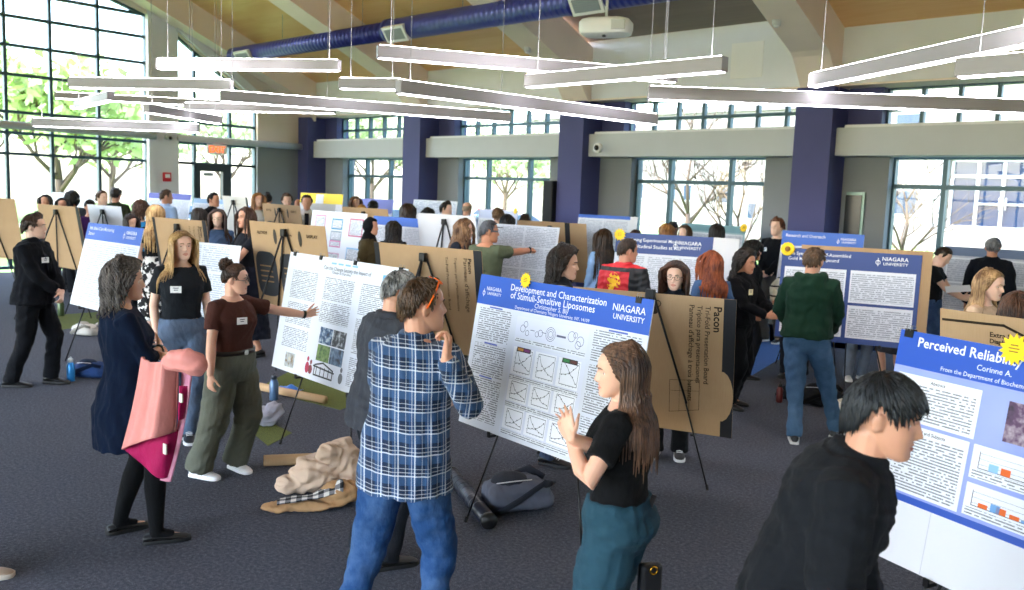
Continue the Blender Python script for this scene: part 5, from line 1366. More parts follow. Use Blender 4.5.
def easel(label, origin, rz, tilt, Hb, zt, W, back, near, foot=None):
    """three-legged folding easel; board plane at y=0 in the board frame"""
    e = thing('easel', label, 'easel', (origin.x, origin.y, 0), rz, 'black folding easels')
    sg = 1 if not back else -1            # legs stand on this side of the board (local +y = away from the viewer)
    r = .009 if near else .011; n = 8 if near else 5
    ztop = zt - .34 if 'sprig' in label else zt - (.09 if back and not near else .0 if back else .03); ya = Hb * math.sin(tilt) * sg + .028 * sg
    sl = math.tan(tilt) * sg
    yat = lambda z: (z - (zt - Hb * math.cos(tilt))) * sl + .022 * sg
    hw = min(.54, W * .37)
    for sx in (-1, 1):
        L = Geo().tube([(sx * .02, yat(ztop), ztop), (sx * hw * .62, yat(ztop * .45), ztop * .45)], r, n).tube([(sx * hw * .60, yat(ztop * .46), ztop * .46), (sx * hw, yat(.01), .0)], r * .72, n).obj('leg', EASELM, e, True)
        if near: Geo().tube([(sx * hw * .985, yat(.03), .035), (sx * hw, yat(.0), .0)], r * 1.25, n).obj('foot_tip', plain('#0b0b0b', .8), L, True)
    yr = ya + .62 * sg
    L = Geo().tube([(0, ya, ztop), (0, ya + .34 * sg, ztop * .45)], r, n).tube([(0, ya + .335 * sg, ztop * .46), (0, yr, 0)], r * .72, n).obj('leg', EASELM, e, True)
    if near: Geo().tube([(0, yr - .012 * sg, .035), (0, yr, 0)], r * 1.25, n).obj('foot_tip', plain('#0b0b0b', .8), L, True)
    g = Geo().box((-.035, ya - .02, ztop - .05), (.035, ya + .025, ztop + .03)); bevel(g.obj('hub', EASELM, e), .008)
    zb = zt - Hb * math.cos(tilt)
    for sx in (-1, 1):
        x = sx * (.02 + (hw * .62 - .02) * (1 - zb / ztop) / .55) if zb > ztop * .45 else sx * hw * .72
        y0, y1 = (yat(zb) , -.03 * sg)
        g = Geo().box((x - .012, min(y0, y1), zb - .022), (x + .012, max(y0, y1), zb - .006)).box((x - .012, y1 - .004 if sg > 0 else y1 - .004, zb - .022), (x + .012, y1 + .004, zb + .015)); g.obj('peg', EASELM, e)
    if near and not back: Geo().tube([(-hw * .5, yat(.75), .75), (0, yat(.75) + .2 * sg, .62), (hw * .5, yat(.75), .75)], .004, 6).obj('spreader', EASELM, e, True)
    return e

class Brd: pass
BOARDS = []
def board(name, label, tl, tr, Hb=.98, back=False, mat=None, tilt=9, easel_label=None, thick=.006, group=None, cat='poster', z=None):
    a = at_depth(*tl); zt = a.z if z is None else z
    b = at_depth(tr[0], 295, tr[2]); 
    if tr[1] is not None: zt = (zt + at_depth(*tr).z) / 2
    a.z = b.z = 0; W = (b - a).length; m = (a + b) / 2
    rz = math.atan2(b.y - a.y, b.x - a.x); t = R_(tilt)
    # board frame: x along the top edge, z up the sheet, y away from the viewer; the origin is the middle of the lower edge
    sg = 1 if not back else -1
    yv = V((-math.sin(rz), math.cos(rz), 0))
    o = m - yv * (Hb * math.sin(t) * sg) ; o.z = zt - Hb * math.cos(t)
    r = thing(name, label, cat, o, 0, group); r.rotation_mode = 'XYZ'
    r.rotation_euler = (Matrix.Rotation(rz, 3, 'Z') @ Matrix.Rotation(-t * sg, 3, 'X')).to_euler()
    B = Brd(); B.r, B.W, B.H, B.back = r, W, Hb, back; B.layer = 0
    d = (a.length + b.length) / 2; B.d = d
    if easel_label is None: easel_label = 'easel holding the ' + ' '.join(label.split(',')[0].split()[:13])
    B.main = Geo().box((-W / 2, 0, 0), (W / 2, thick, Hb)).obj('backboard', mat or FOAM, r)
    bevel(B.main, .002, 1)
    if easel_label:
        yo = m - yv * (Hb * math.sin(t) * sg)
        easel(easel_label, yo, rz, t, Hb, zt, W, back, d < 7.6)
    BOARDS.append(B)
    return B
def rect(B, name, u0, v0, u1, v1, mat, parent=None, y=.002, th=.001):
    W, H = B.W, B.H
    return Geo().box(((u0 - .5) * W, -y, (1 - v1) * H), ((u1 - .5) * W, -y + th, (1 - v0) * H)).obj(name, mat, parent or B.r)
def letters(B, body, u, v, mat, w=None, h=None, parent=None, y=.0045, align='LEFT', bold=0, name='lettering', rot=0):
    vs, fs = text_mesh(body, w, h, bold, align)
    if not vs: return
    x0, z0 = (u - .5) * B.W, (1 - v) * B.H
    if rot: vs = [V((p.z, 0, -p.x)) for p in vs]
    return Geo().add([(x0 + p.x, -y, z0 + p.z) for p in vs], fs).obj(name, mat, parent or B.r)
def stroke(g, B, pts, w, y):
    pts = [V(((u - .5) * B.W, 0, (1 - v) * B.H)) for u, v in pts]
    for p, q in zip(pts[:-1], pts[1:]):
        d = (q - p)
        if d.length < 1e-6: continue
        d.normalize(); n = V((-d.z, 0, d.x)) * w / 2; d = d * w / 2
        g.add([V((c.x, -y, c.z)) for c in (p - n - d, q - n + d, q + n + d, p + n - d)], [(0, 1, 2, 3)])
def circle(g, B, u, v, r, w, y, n=16):
    x0, z0 = u, v
    stroke(g, B, [(u + r / B.W * math.cos(2 * math.pi * k / n), v + r / B.H * math.sin(2 * math.pi * k / n)) for k in range(n + 1)], w, y)
def disc(g, B, u, v, ru, rv, y, n=18, mi=0):
    x0, z0 = (u - .5) * B.W, (1 - v) * B.H
    g.add([(x0 + ru * math.cos(2 * math.pi * k / n), -y, z0 + rv * math.sin(2 * math.pi * k / n)) for k in range(n)], [tuple(range(n))], mi)
def starburst(B, u, v, r, name='starburst_badge', y=.02, pts_=12):
    x0, z0 = (u - .5) * B.W, (1 - v) * B.H; g = Geo(); n = pts_ * 2
    f = [V((x0 + r * (1 if k % 2 else .70) * math.cos(math.pi * k / pts_), -y, z0 + r * (1 if k % 2 else .70) * math.sin(math.pi * k / pts_))) for k in range(n)]
    bk = [p + V((0, .004, 0)) for p in f]
    g.add(f + bk, [tuple(range(n)), tuple(range(2 * n - 1, n - 1, -1))] + [(i, n + i, n + (i + 1) % n, (i + 1) % n) for i in range(n)])
    o = g.obj(name, YEL, B.r)
    g = Geo(); 
    for k, w in enumerate((.5, .7, .6)): g.box((x0 - r * .5 * w, -y - .001, z0 + r * (.22 - k * .2)), (x0 + r * .5 * w, -y, z0 + r * (.30 - k * .2)))
    g.obj('badge_print', plain('#8a6a10', .6), o); return o
def clip(B, u, y=0):
    x = (u - .5) * B.W; g = Geo().box((x - .02, -.010, B.H - .03), (x + .02, .016, B.H + .006)); o = g.obj('binder_clip', plain('#141416', .3, .3), B.r)
    for s in (-.013, .02): Geo().tube([(x - .008, s, B.H), (x - .01, s, B.H + .022), (x + .01, s, B.H + .022), (x + .008, s, B.H)], .0015, 5).obj('clip_wire', plain('#9a9a9a', .3, .8), o, True)
def nu_logo(B, u, v, w, mat, bold=.008, y=.0045, crest=True):
    """NIAGARA UNIVERSITY word mark with its small crest"""
    p = letters(B, 'NIAGARA', u, v, mat, w=w, bold=bold, y=y, name='logo_lettering')
    letters(B, 'UNIVERSITY', u + .012 / B.W, v + w * .19 / B.H, mat, w=w * .95, bold=bold, parent=p, y=y)
    if crest:
        g = Geo(); cx = u - w * .16 / B.W; cv = v + .02 / B.H
        circle(g, B, cx, cv, w * .085, w * .022, y); stroke(g, B, [(cx, cv - w * .17 / B.H), (cx, cv + w * .14 / B.H)], w * .03, y); stroke(g, B, [(cx - w * .06 / B.W, cv - w * .06 / B.H), (cx + w * .06 / B.W, cv - w * .06 / B.H)], w * .025, y)
        g.obj('crest', mat, p)
WH = plain('#e9ebf1', .5, 0, .3, 'white_ink'); GRY = plain('#70747c', .6, 0, .3, 'grey_ink')

def chart(B, u0, v0, u1, v1, seed=0, kind='curve', y=.004, parent=None, col=None):
    """axes, ticks and data marks of one printed graph"""
    rnd = random.Random(seed); g = Geo(); w = .0028; du, dv = u1 - u0, v1 - v0
    stroke(g, B, [(u0, v0), (u0, v1), (u1, v1), (u1, v0), (u0, v0)], w, y)
    for k in range(1, 5):
        stroke(g, B, [(u0 - du * .04, v0 + dv * k / 5), (u0, v0 + dv * k / 5)], w, y); stroke(g, B, [(u0 + du * k / 5, v1), (u0 + du * k / 5, v1 + dv * .04)], w, y)
    ncur = 2 if kind == 'curve' else 1
    for c in range(ncur):
        a = rnd.uniform(.15, .4); pts_ = []
        for k in range(9):
            t = k / 8; yy = (math.exp(-2.2 * t) * .8 + .08 if seed % 3 else 1 - .85 * t) if c == 0 else a + .5 * t * t
            pts_.append((u0 + du * (.08 + .84 * t), v1 - dv * min(.93, max(.06, yy + rnd.uniform(-.03, .03)))))
        stroke(g, B, pts_, w * .9, y)
        for p in pts_[::2]: disc(g, B, p[0], p[1], .0045, .0045, y + .0004, 8)
    return g.obj('graph', INKG, parent or B.r)
INKG = plain('#3a3d48', .6, 0, .3, 'graph_ink')

# ---------- the poster in the middle of the picture
LBF = print_text('#8d93a2', '#dcdfe8', .024, .016, .8); LB = print_text(); LB2 = print_text('#33363f', '#e9ebf0', .012, .01, .85)
BLUE = plain('#1f55b8', .4, 0, .4, 'blue_print'); NAVYP = plain('#2c4483', .45, 0, .4, 'navy_print'); BLU2 = plain('#2e61c4', .45, 0, .4, 'mid_blue_print')
B = board('poster_board', 'large white poster with a blue title band and graphs, beside the plaid shirt man', (482, 274, 5.7), (655, 300, 4.56), easel_label='black easel under the large blue titled poster with graphs')
ps = rect(B, 'poster', .0, .0, 1, 1, PAPER, y=.0025)
hb = rect(B, 'title_band', .0, .0, 1, .195, BLUE, ps, y=.0035)
letters(B, 'Development and Characterization', .215, .075, WH, w=B.W * .56, parent=hb, bold=.006)
letters(B, 'of Stimuli-Sensitive Liposomes', .22, .125, WH, w=B.W * .50, parent=hb, bold=.006)
letters(B, 'Christopher S. Bly', .38, .160, WH, w=B.W * .2, parent=hb)
letters(B, 'Department of Chemistry, Niagara University, NY, 14109', .26, .186, WH, w=B.W * .44, parent=hb)
nu_logo(B, .055, .10, .15, WH); nu_logo(B, .81, .09, .24, WH, crest=False)
for u0, u1, seq in ((.03, .245, ((.215, .43, '#2f3b70'), (.45, .66, 0), (.67, .95, 0))), (.735, .975, ((.215, .40, 0), (.42, .70, 0), (.72, .965, 0)))):
    for v0, v1, _ in seq:
        tb = rect(B, 'text_block', u0, v0, u1, v1, LB, ps, y=.0035)
        rect(B, 'heading', u0 + (u1 - u0) * .3, v0 - .012, u1 - (u1 - u0) * .3, v0 - .002, plain('#5566b8', .6), tb, y=.0035)
fig = rect(B, 'figure_panel', .285, .225, .71, .395, plain('#e2e4f0', .5), ps, y=.0032)
g = Geo()
for k, (u, r) in enumerate(((.33, .022), (.36, .016), (.345, .018), (.42, .016), (.44, .02), (.50, .042), (.50, .030), (.50, .018), (.62, .03), (.66, .022), (.64, .016), (.67, .028))):
    circle(g, B, u, .30 + .03 * math.sin(k * 2.3) * (1 if abs(u - .5) > .02 else 0), r, .003, .0045)
stroke(g, B, [(.54, .30), (.585, .30)], .012, .0045)
for u in (.46, .39): stroke(g, B, [(u - .012, .30), (u + .012, .30)], .004, .0045)
g.obj('diagram', plain('#5c5f78', .6), fig)
rect(B, 'caption', .29, .362, .705, .39, LB2, fig, y=.0036)
n = 0
for v0, v1 in ((.42, .585), (.625, .755), (.80, .93)):
    pn = rect(B, 'figure_panel', .28, v0 - .014, .715, v1 + .045, plain('#dfe2ee', .5), ps, y=.0030)
    for k in range(3):
        u0 = .305 + k * .138; n += 1
        rect(B, 'graph_field', u0 - .012, v0, u0 + .112, v1 + .006, plain('#f4f5fa', .5), pn, y=.0034)
        chart(B, u0 + .008, v0 + .012, u0 + .106, v1 - .012, n, 'curve', .0042, pn)
    rect(B, 'caption', .29, v1 + .015, .70, v1 + .042, LB2, pn, y=.0034)
for u, c1, c2 in ((.315, '#c8872a', '#7a2a6a'), (.59, '#2c7a3a', '#5a2a20')):
    lg = rect(B, 'graph_legend', u, .418, u + .085, .446, plain('#1c1a20', .5), ps, y=.0052)
    rect(B, 'legend_swatch', u + .006, .423, u + .04, .440, plain(c1, .5), lg, y=.0058); rect(B, 'legend_swatch', u + .045, .423, u + .08, .440, plain(c2, .5), lg, y=.0058)
starburst(B, .31, .0, .052); clip(B, .93)

# ---------- poster the woman points at
B = board('poster_board', 'white poster of text and small photos that the woman in brown points at', (291, 251, 7.35), (408, 270, 6.1), easel_label='black easel under the white poster the woman in the brown tee points at', tilt=10)
ps = rect(B, 'poster', 0, 0, 1, 1, PAPER, y=.0025)
for k, u in enumerate((.40, .46, .52, .58)): rect(B, 'title_mark', u, .035, u + .045, .05, plain('#7fb4dc', .5), ps, y=.0035)
letters(B, 'Can the Change Society the Impact of', .34, .098, INKG, w=B.W * .4, parent=ps); letters(B, 'Climate on Ourselves', .42, .125, INKG, w=B.W * .16, parent=ps)
lgp = rect(B, 'logo', .83, .07, .86, .13, plain('#5aa6de', .5), ps, y=.0035); letters(B, 'NU', .865, .1, plain('#3f8ac8', .5), w=.07, parent=lgp)
for u0, u1, seq in ((.06, .30, ((.14, .38), (.41, .60), (.63, .80))), (.37, .62, ((.16, .34), (.36, .52))), (.68, .97, ((.16, .40), (.43, .70), (.73, .95)))):
    for v0, v1 in seq: rect(B, 'text_block', u0, v0, u1, v1, LB, ps, y=.0035)
for i, (u, v, c) in enumerate(((.40, .56, ('#0c1a2a', '#274f78', '#c3d0da')), (.515, .56, ('#0b0d10', '#3a3d44', '#b9bcc2')), (.40, .70, ('#26381c', '#5f7f3c', '#8a9a62')), (.515, .70, ('#1e2632', '#4c627e', '#7c94a8')))):
    rect(B, 'photograph', u, v, u + .11, v + .13, photo_mat(*c, 22), ps, y=.0036)
rect(B, 'photograph', .12, .84, .21, .96, photo_mat('#7a5a2a', '#a8b0b4', '#d8c9a2', 18), ps, y=.0036)
g = Geo(); stroke(g, B, [(.40, .95), (.40, .87), (.47, .84), (.56, .88), (.56, .95), (.40, .95)], .012, .0036)
for k in range(4): stroke(g, B, [(.42 + k * .035, .95), (.42 + k * .035, .88)], .010, .0036)
stroke(g, B, [(.39, .88), (.57, .895)], .012, .0036); g.obj('house_cutout', plain('#23262e', .5), ps)
for u, c, h in ((.335, '#b02448', .11), (.365, '#7a3038', .09), (.63, '#6a6c70', .10)):
    g = Geo(); disc(g, B, u, .95 - h, .016, .02, .0038); disc(g, B, u, .955 - h * .4, .03, h * .42 * B.H, .0036); g.obj('figure_cutout', plain(c, .5), ps)
for u in (.05, .30, .60, .95): clip(B, u)

# ---------- poster at the picture's right foreground
LAV = NT('lavender_print'); n_ = LAV.noise(LAV.coord(), 3, 2); LAV.base(LAV.mix(n_, lin('#7f90d8'), lin('#a9b4e6')), .45, 0, .4); LAVM = LAV.m
B = board('poster_board', 'nearest blue poster with white text panels and orange bar graphs, facing the bowl haired man', (902, 329, 3.75), (1360, None, 2.42), tilt=8, easel_label='black easel under the nearest blue poster beside the bowl haired man')
ps = rect(B, 'poster', 0, .0, 1, .73, LAVM, y=.0025)
hb = rect(B, 'title_band', 0, 0, 1, .155, plain('#1d4fb4', .4), ps, y=.0035)
letters(B, 'Perceived Reliability of Online Sources', .065, .062, WH, h=.040, parent=hb, bold=.012)
letters(B, 'Corinne A.', .255, .108, WH, h=.023, parent=hb); letters(B, 'From the Department of Biochemistry, Niagara University', .15, .143, WH, h=.018, parent=hb)
rect(B, 'lower_border', 0, .70, 1, .73, plain('#2a52b0', .45), ps, y=.0033)
for u0, v0, u1, v1 in ((.02, .185, .282, .385), (.02, .40, .274, .69)):
    tb = rect(B, 'text_panel', u0, v0, u1, v1, WH, ps, y=.0035)
    rect(B, 'text_block', u0 + .012, v0 + .035, u1 - .012, v1 - .012, print_text('#2a2c33', '#e6e8ee', .0125, .010, .84), tb, y=.0042)
    letters(B, 'Abstract' if v0 < .2 else 'Method and Subjects', (u0 + u1) / 2, v0 + .026, INKD, h=.014, align='CENTER', parent=tb, y=.0045, bold=.01)
for v0, v1, bars in ((.40, .535, ((.10, .55, '#8fc0ea'), (.24, .5, '#e0641c'))), (.555, .685, ((.06, .35, '#e0641c'), (.2, .62, '#6fa2d8'), (.27, .5, '#e0641c'), (.42, .32, '#e0641c'), (.55, .2, '#6fa2d8'), (.68, .16, '#e0641c')))):
    tb = rect(B, 'graph_panel', .288, v0, .56, v1, WH, ps, y=.0035)
    g = Geo(); stroke(g, B, [(.31, v0 + .025), (.31, v1 - .045), (.545, v1 - .045)], .003, .0046)
    for k in range(4): stroke(g, B, [(.31, v0 + .03 + k * .022), (.545, v0 + .03 + k * .022)], .001, .0044)
    g.obj('graph', INKG, tb)
    for x, h, c in bars:
        rect(B, 'bar', .315 + x * .24, v1 - .045 - h * (v1 - v0 - .08), .315 + x * .24 + .026, v1 - .045, plain(c, .5), tb, y=.0048)
    rect(B, 'caption', .295, v1 - .034, .55, v1 - .006, LB2, tb, y=.0044)
for k in range(2): rect(B, 'photograph', .36 + .17 * k, .20, .51 + .17 * k, .36, photo_mat('#14161c', '#5a3a5c', '#c8b8c0', 10), ps, y=.0038)
rect(B, 'text_panel', .60, .40, .97, .69, LB, ps, y=.0036)
starburst(B, .352, .0, .062, pts_=14)
clip(B, .03)
g = Geo().box((-.3 * B.W, -.0012, 0), (-.298 * B.W, .0, .27 * B.H)); g.obj('fold_line', plain('#c9c9d0', .6), B.r)

# ---------- generic fronts
def front(label, tl, tr, band=None, bandh=.18, easel_label=None, title=None, logo=False, cols=3, rows=2, margin=.03, board_mat=None, paper=PAPER, body=True, right_margin=0, badge=None, tilt=9, Hb=.98, border=None, textmat=None, detail=True):
    B = board('poster_board', label, tl, tr, easel_label=easel_label, tilt=tilt, mat=board_mat, Hb=Hb)
    ue = 1 - right_margin
    ps = rect(B, 'poster', 0, 0, ue, 1, border or paper, y=.0025)
    v0 = margin
    if band:
        hb = rect(B, 'title_band', 0, 0, ue, bandh, band, ps, y=.0035); v0 = bandh + .025
        if title:
            for k, s in enumerate(title): letters(B, s, .05 if logo != True else .05, bandh * (.40 + .32 * k), WH, w=B.W * (.5 if logo else .62), h=B.H * bandh * .2, parent=hb, bold=.008)
        if logo: nu_logo(B, ue - .27, bandh * .45, B.W * .18, WH)
    if body:
        for c in range(cols):
            for r in range(rows):
                a = margin + (ue - margin) * c / cols; b = margin + (ue - margin) * (c + 1) / cols - margin
                p = v0 + (1 - v0 - margin) * r / rows; q = v0 + (1 - v0 - margin) * (r + 1) / rows - margin
                if border: 
                    tp = rect(B, 'text_panel', a, p, b, q, WH, ps, y=.0034); rect(B, 'text_block', a + .012, p + .03, b - .012, q - .02, textmat or LBF, tp, y=.004)
                else: rect(B, 'text_block', a, p, b, q, textmat or LBF, ps, y=.0035)
    if badge: starburst(B, badge[0], badge[1], badge[2] if len(badge) > 2 else .06)
    return B
def back(label, tl, tr, easel_label=None, edge=None, marks='pacon', tilt=9, Hb=.98, mat=None, group=None, cat='display board'):
    B = board('display_board', label, tl, tr, back=True, mat=mat or KRAFT, easel_label=easel_label, tilt=tilt, Hb=Hb, cat=cat)
    Geo().box((-B.W / 2 + .01, .0065, .01), (B.W / 2 - .01, .008, B.H - .01)).obj('poster', PAPER, B.r)
    if edge in ('r', 'lr'): rect(B, 'black_flap_edge', .93, 0, 1, 1, BLACKP, y=.003)
    if edge in ('l', 'lr'): rect(B, 'black_flap_edge', 0, 0, .05, 1, BLACKP, y=.003)
    ink = INKD
    if marks == 'pacon':
        e = .93 if edge in ('r', 'lr') else .97
        letters(B, 'Pacon', e - .055, .06, ink, h=.055, rot=1, bold=.02, name='logo_lettering')
        for k, s in enumerate(('Tri-Fold Presentation Board', 'Tríptico para presentaciones', "Panneau d'affichage à trois battants")):
            letters(B, s, e - .105 - .047 * k, .06, ink, w=(.56, .56, .70)[k] * B.H, rot=1, bold=.008)
        g = Geo(); disc(g, B, .52, .11, .035, .04, .003); circle(g, B, .54, .07, .022, .006, .003); circle(g, B, .5, .075, .02, .006, .003); g.obj('recycling_mark', ink, B.r)
        g = Geo()
        if edge: 
            stroke(g, B, [(.62, .62), (.80, .60), (.80, .82), (.62, .86), (.62, .62)], .003, .003); stroke(g, B, [(.62, .70), (.80, .68)], .002, .003); stroke(g, B, [(.68, .62), (.68, .85)], .002, .003); stroke(g, B, [(.74, .61), (.74, .84)], .002, .003)
            g.obj('printed_diagram', ink, B.r)
        for k in range(3): rect(B, 'small_print', .30 + .0 * k, .80 + .03 * k, .44, .815 + .03 * k, print_text('#3a2c1c', '#b58a58', .012, .01, .8), y=.002)
    elif marks == 'lines':
        for k, u in enumerate((.58, .66, .74)): letters(B, ('Tri-Fold Presentation Board', 'Tríptico para presentaciones', "Panneau d'affichage")[k], u + .1, .08, ink, w=.5 * B.H, rot=1)
        letters(B, 'Pacon', .88, .08, ink, h=.04, rot=1, bold=.02, name='logo_lettering')
    elif marks == 'blobs':
        for k in range(3):
            g = Geo(); u = .17 + .33 * k
            x0, z0 = (u - .5) * B.W, .40 * B.H
            w, h = .145 * B.W, .26 * B.H
            f = [(x0 + w * math.copysign(abs(math.cos(t)) ** .5, math.cos(t)), -.003, z0 + h * math.copysign(abs(math.sin(t)) ** .55, math.sin(t))) for t in [2 * math.pi * j / 24 for j in range(24)]]
            g.add(f, [tuple(range(24))]); bl = g.obj('dark_panel_print', plain('#2b2d33', .6), B.r)
            for j in range(4): rect(B, 'panel_lettering', u - .09, .50 + j * .06, u + .08, .515 + j * .06, plain('#9a7a52', .7), bl, y=.004)
            letters(B, ('RECYCLE', 'PRESENTATION', 'DISPLAY')[k], u, .14, INKD, w=.14 * B.W, align='CENTER', bold=.02)
            if k < 2:
                g = Geo(); disc(g, B, u + .17, .16, .03, .085, .003); g.obj('oval_print', plain('#3a3228', .6), B.r)
    return B

# ---------- brown boards seen from behind
P0 = back('brown cardboard board back with large printed lettering and a black flap edge', (573, 281, 6.45), (737, 306, 5.95), 'black easel with its long leg in front of the brown printed board', 'r', 'pacon', Hb=1.03)
tg_ = rect(P0, 'name_card', .315, .07, .37, .22, WH, y=.004); rect(P0, 'card_print', .322, .08, .362, .20, plain('#2a4a78', .5), tg_, y=.0048)
g = Geo(); disc(g, P0, .93, .70, .085, .19, .0034); g.obj('flap_tab', KRAFT, P0.r)
back('brown cardboard board back with printed side lettering, behind the man in the plaid shirt', (374, 240, 8.3), (480, 253, 7.5), 'black easel against the brown board behind the plaid shirt man', 'lr', 'lines')
back('brown cardboard board covered in dark printed panels, left of the poster being pointed at', (249, 219, 9.7), (324, 228, 8.9), 'black easel leaning on the dark printed brown board', None, 'blobs')
back('far small brown board with dark printed panels below the bald man', (262, 203, 16.8), (299, 206, 15.6), 'easel behind the far small board with dark printed panels', None, 'blobs')
back('brown board back with a black edge, behind the brown haired man in the black suit', (37, 204, 13.7), (80, 207, 12.8), 'black easel spread against the brown board behind the suited man', 'r', 'none')
back('plain brown board at the far left edge of the picture', (-42, 197, 14.2), (17, 198, 13.6), None, None, 'none')
back('pale brown board back with a black edge just above the blonde woman', (152, 216, 11.5), (206, 222, 10.8), 'easel behind the pale brown board above the blonde woman', 'lr', 'lines')
back('plain white board back, left of the tilted blue band poster', (87, 204, 14.2), (122, 207, 13.6), 'easel leaning on the plain white board back', None, 'none', mat=FOAM)
back('grey white board back with a black easel leg beside the window door', (222, 196, 15.6), (247, 197, 14.6), 'easel against the grey white board by the window door', 'r', 'none', mat=plain('#cfcac2', .7))
back('brown board back between the hijab woman and the yellow headed board', (342, 206, 15.8), (386, 210, 15), None, None, 'none')
back('white board back beside the curly haired person in the dark blazer', (417, 213, 12.3), (473, 216, 11.6), 'black easel on the white board back by the curly haired person', None, 'none', mat=FOAM)
B_ = back('brown board back with a black stripe under the navy pillar speaker', (517, 218, 14.8), (583, 226, 14), None, None, 'none')
rect(B_, 'black_stripe', .70, 0, .77, 1, BLACKP, y=.003)
B_ = back('brown cardboard board with a printed sprig and oval, behind the nearest blue poster', (940, 309, 4.75), (1080, 325, 4.2), 'easel behind the brown board with the printed sprig', None, 'none')
letters(B_, 'Extra Strong', .40, .12, INKD, w=.19, bold=.02); letters(B_, 'Display Board', .40, .155, INKD, w=.19, bold=.02)
g = Geo(); stroke(g, B_, [(.03, .06), (.5, .05), (.68, .10), (.76, .22)], .014, .003)
for k, (du, dv) in enumerate(((-.2, -.05), (-.13, -.10), (0, -.12), (.14, -.10), (.2, -.04))):
    stroke(g, B_, [(.33, .32), (.33 + du * .6 - .015, .32 + dv * .7), (.33 + du, .32 + dv), (.33 + du * .6 + .015, .32 + dv * .5), (.33, .32)], .005, .003)
g.obj('printed_sprig', INKD, B_.r)

# ---------- posters seen from the front
front('tilted white poster with a bright blue band, behind the woman with the pink coat', (89, 222, 10.3), (145, 229, 9.4), BLUE, .20, 'black easel under the tilted blue band poster behind the grey haired woman', ['Ask: Brain Cure Monitoring', 'Station'], True, 1, 1, tilt=14)
front('white text poster standing behind the blonde woman in the black tee', (176, 239, 9.9), (241, 247, 9.3), None, cols=2, rows=3, easel_label='easel under the white text poster behind the blonde woman', right_margin=.12)
front('far white board behind the people at the left glazing', (52, 191, 18.5), (98, 196, 17.5), None, cols=1, rows=1, body=False)
front('far poster with a purple title band in front of the white wall column', (149, 192, 18.5), (192, 195, 17.6), plain('#3a3fa8', .5), .12, cols=2, rows=2)
front('far pale blue poster in front of the glazed door', (194, 198, 18.6), (229, 200, 17.8), plain('#8fb2d8', .5), .1, cols=2, rows=2, badge=(.9, 0, .05))
Bq = board('poster_board', 'white board with pink and blue framed squares, left of the hijab woman', (313, 210, 13), (366, 214, 12), tilt=8)
ps = rect(Bq, 'poster', 0, 0, 1, 1, PAPER, y=.0025)
for u, v, w_, h_, c in ((.08, .06, .2, .22, '#c98aa8'), (.4, .10, .2, .16, '#3f8fb4'), (.4, .28, .2, .14, '#8a9aa0'), (.4, .42, .2, .1, '#c878a0'), (.72, .08, .24, .26, '#c0607c'), (.4, .6, .2, .2, '#d0a8c0'), (.08, .5, .2, .3, '#a8b8d8'), (.72, .5, .24, .24, '#8ab8d8')):
    o_ = rect(Bq, 'framed_square', u, v, u + w_, v + h_, plain(c, .5), ps, y=.0035); rect(Bq, 'text_block', u + .015, v + .02, u + w_ - .015, v + h_ - .02, LB, o_, y=.0045)
By = board('poster_board', 'board with a bright yellow header beside the man in the tie', (301, 192, 17.2), (342, 195, 16.4), tilt=6)
rect(By, 'yellow_header', 0, 0, 1, .2, plain('#f2d400', .5), y=.004); rect(By, 'header_label', .38, .02, .56, .2, WH, y=.005); rect(By, 'poster', .15, .2, .85, 1, plain('#b9b7b4', .6), y=.003)
front('white poster with a royal blue title band behind the hijab woman', (374, 214, 14.1), (438, 222, 13.0), BLU2, .14, cols=2, rows=2, title=None)
front('small far white poster on the grey recess wall behind the bald man', (414, 199, 19), (455, 202, 18), None, cols=3, rows=2, textmat=print_text('#7a86a8', '#e6eaf2', .03, .03, .8))
front('far pale lavender poster in the second window from the corner', (480, 208, 16.3), (515, 212, 15.4), plain('#c9cfea', .5), .15, cols=2, rows=2, badge=(.95, .0, .06), border=plain('#d5daf0', .5))
front('far lavender poster in the first window from the corner', (360, 198, 19.2), (392, 200, 18.4), plain('#6a70c8', .5), .3, cols=2, rows=1, border=plain('#b9bfe8', .5))
front('white text poster the man in the cap points at', (494, 223, 13.2), (557, 228, 12.4), None, cols=2, rows=3, easel_label='easel under the white poster the man in the cap points at')
front('white poster with a thin blue title line below the navy pillar', (579, 213, 15.6), (634, 218, 14.8), BLU2, .06, cols=2, rows=2, right_margin=.12)
front('navy band poster with a white word mark, behind the red haired woman', (617, 231, 11.2), (736, 240, 10.5), NAVYP, .26, 'easel under the navy band poster behind the red haired woman', ['Developing Experimental Models', 'for Longitudinal Studies at NU'], 'R', 3, 1, right_margin=.2, badge=(.03, .03, .085))
front('far teal poster below the bare tree in the window', (682, 221, 15.7), (742, 229, 14.7), plain('#6f9aa4', .5), .12, cols=2, rows=2, border=plain('#9fbcc4', .5), badge=(.97, .02, .08))
front('bright blue band poster with a white word mark, under the widest pillar', (783, 230, 11.7), (860, 235, 11.0), plain('#2f66c8', .45), .2, title=['Research and Outreach'], logo='R', cols=2, rows=2)
Bh = front('navy bordered poster with white text panels, in front of the green hoodie', (783, 246, 9.6), (919, 257, 9.0), NAVYP, .18, 'black easel under the navy bordered poster before the green hoodie', ['the Synthesis of self-Assembled', 'Gold Material Compound'], 'R', 2, 2, border=NAVYP, badge=None, textmat=print_text('#7c8290', '#e4e6ee', .022, .014, .8))
Geo().box((-.36 * Bh.W, .0065, .03), (.57 * Bh.W, .0095, Bh.H + .045)).obj('cardboard_backing', KRAFT, Bh.r)
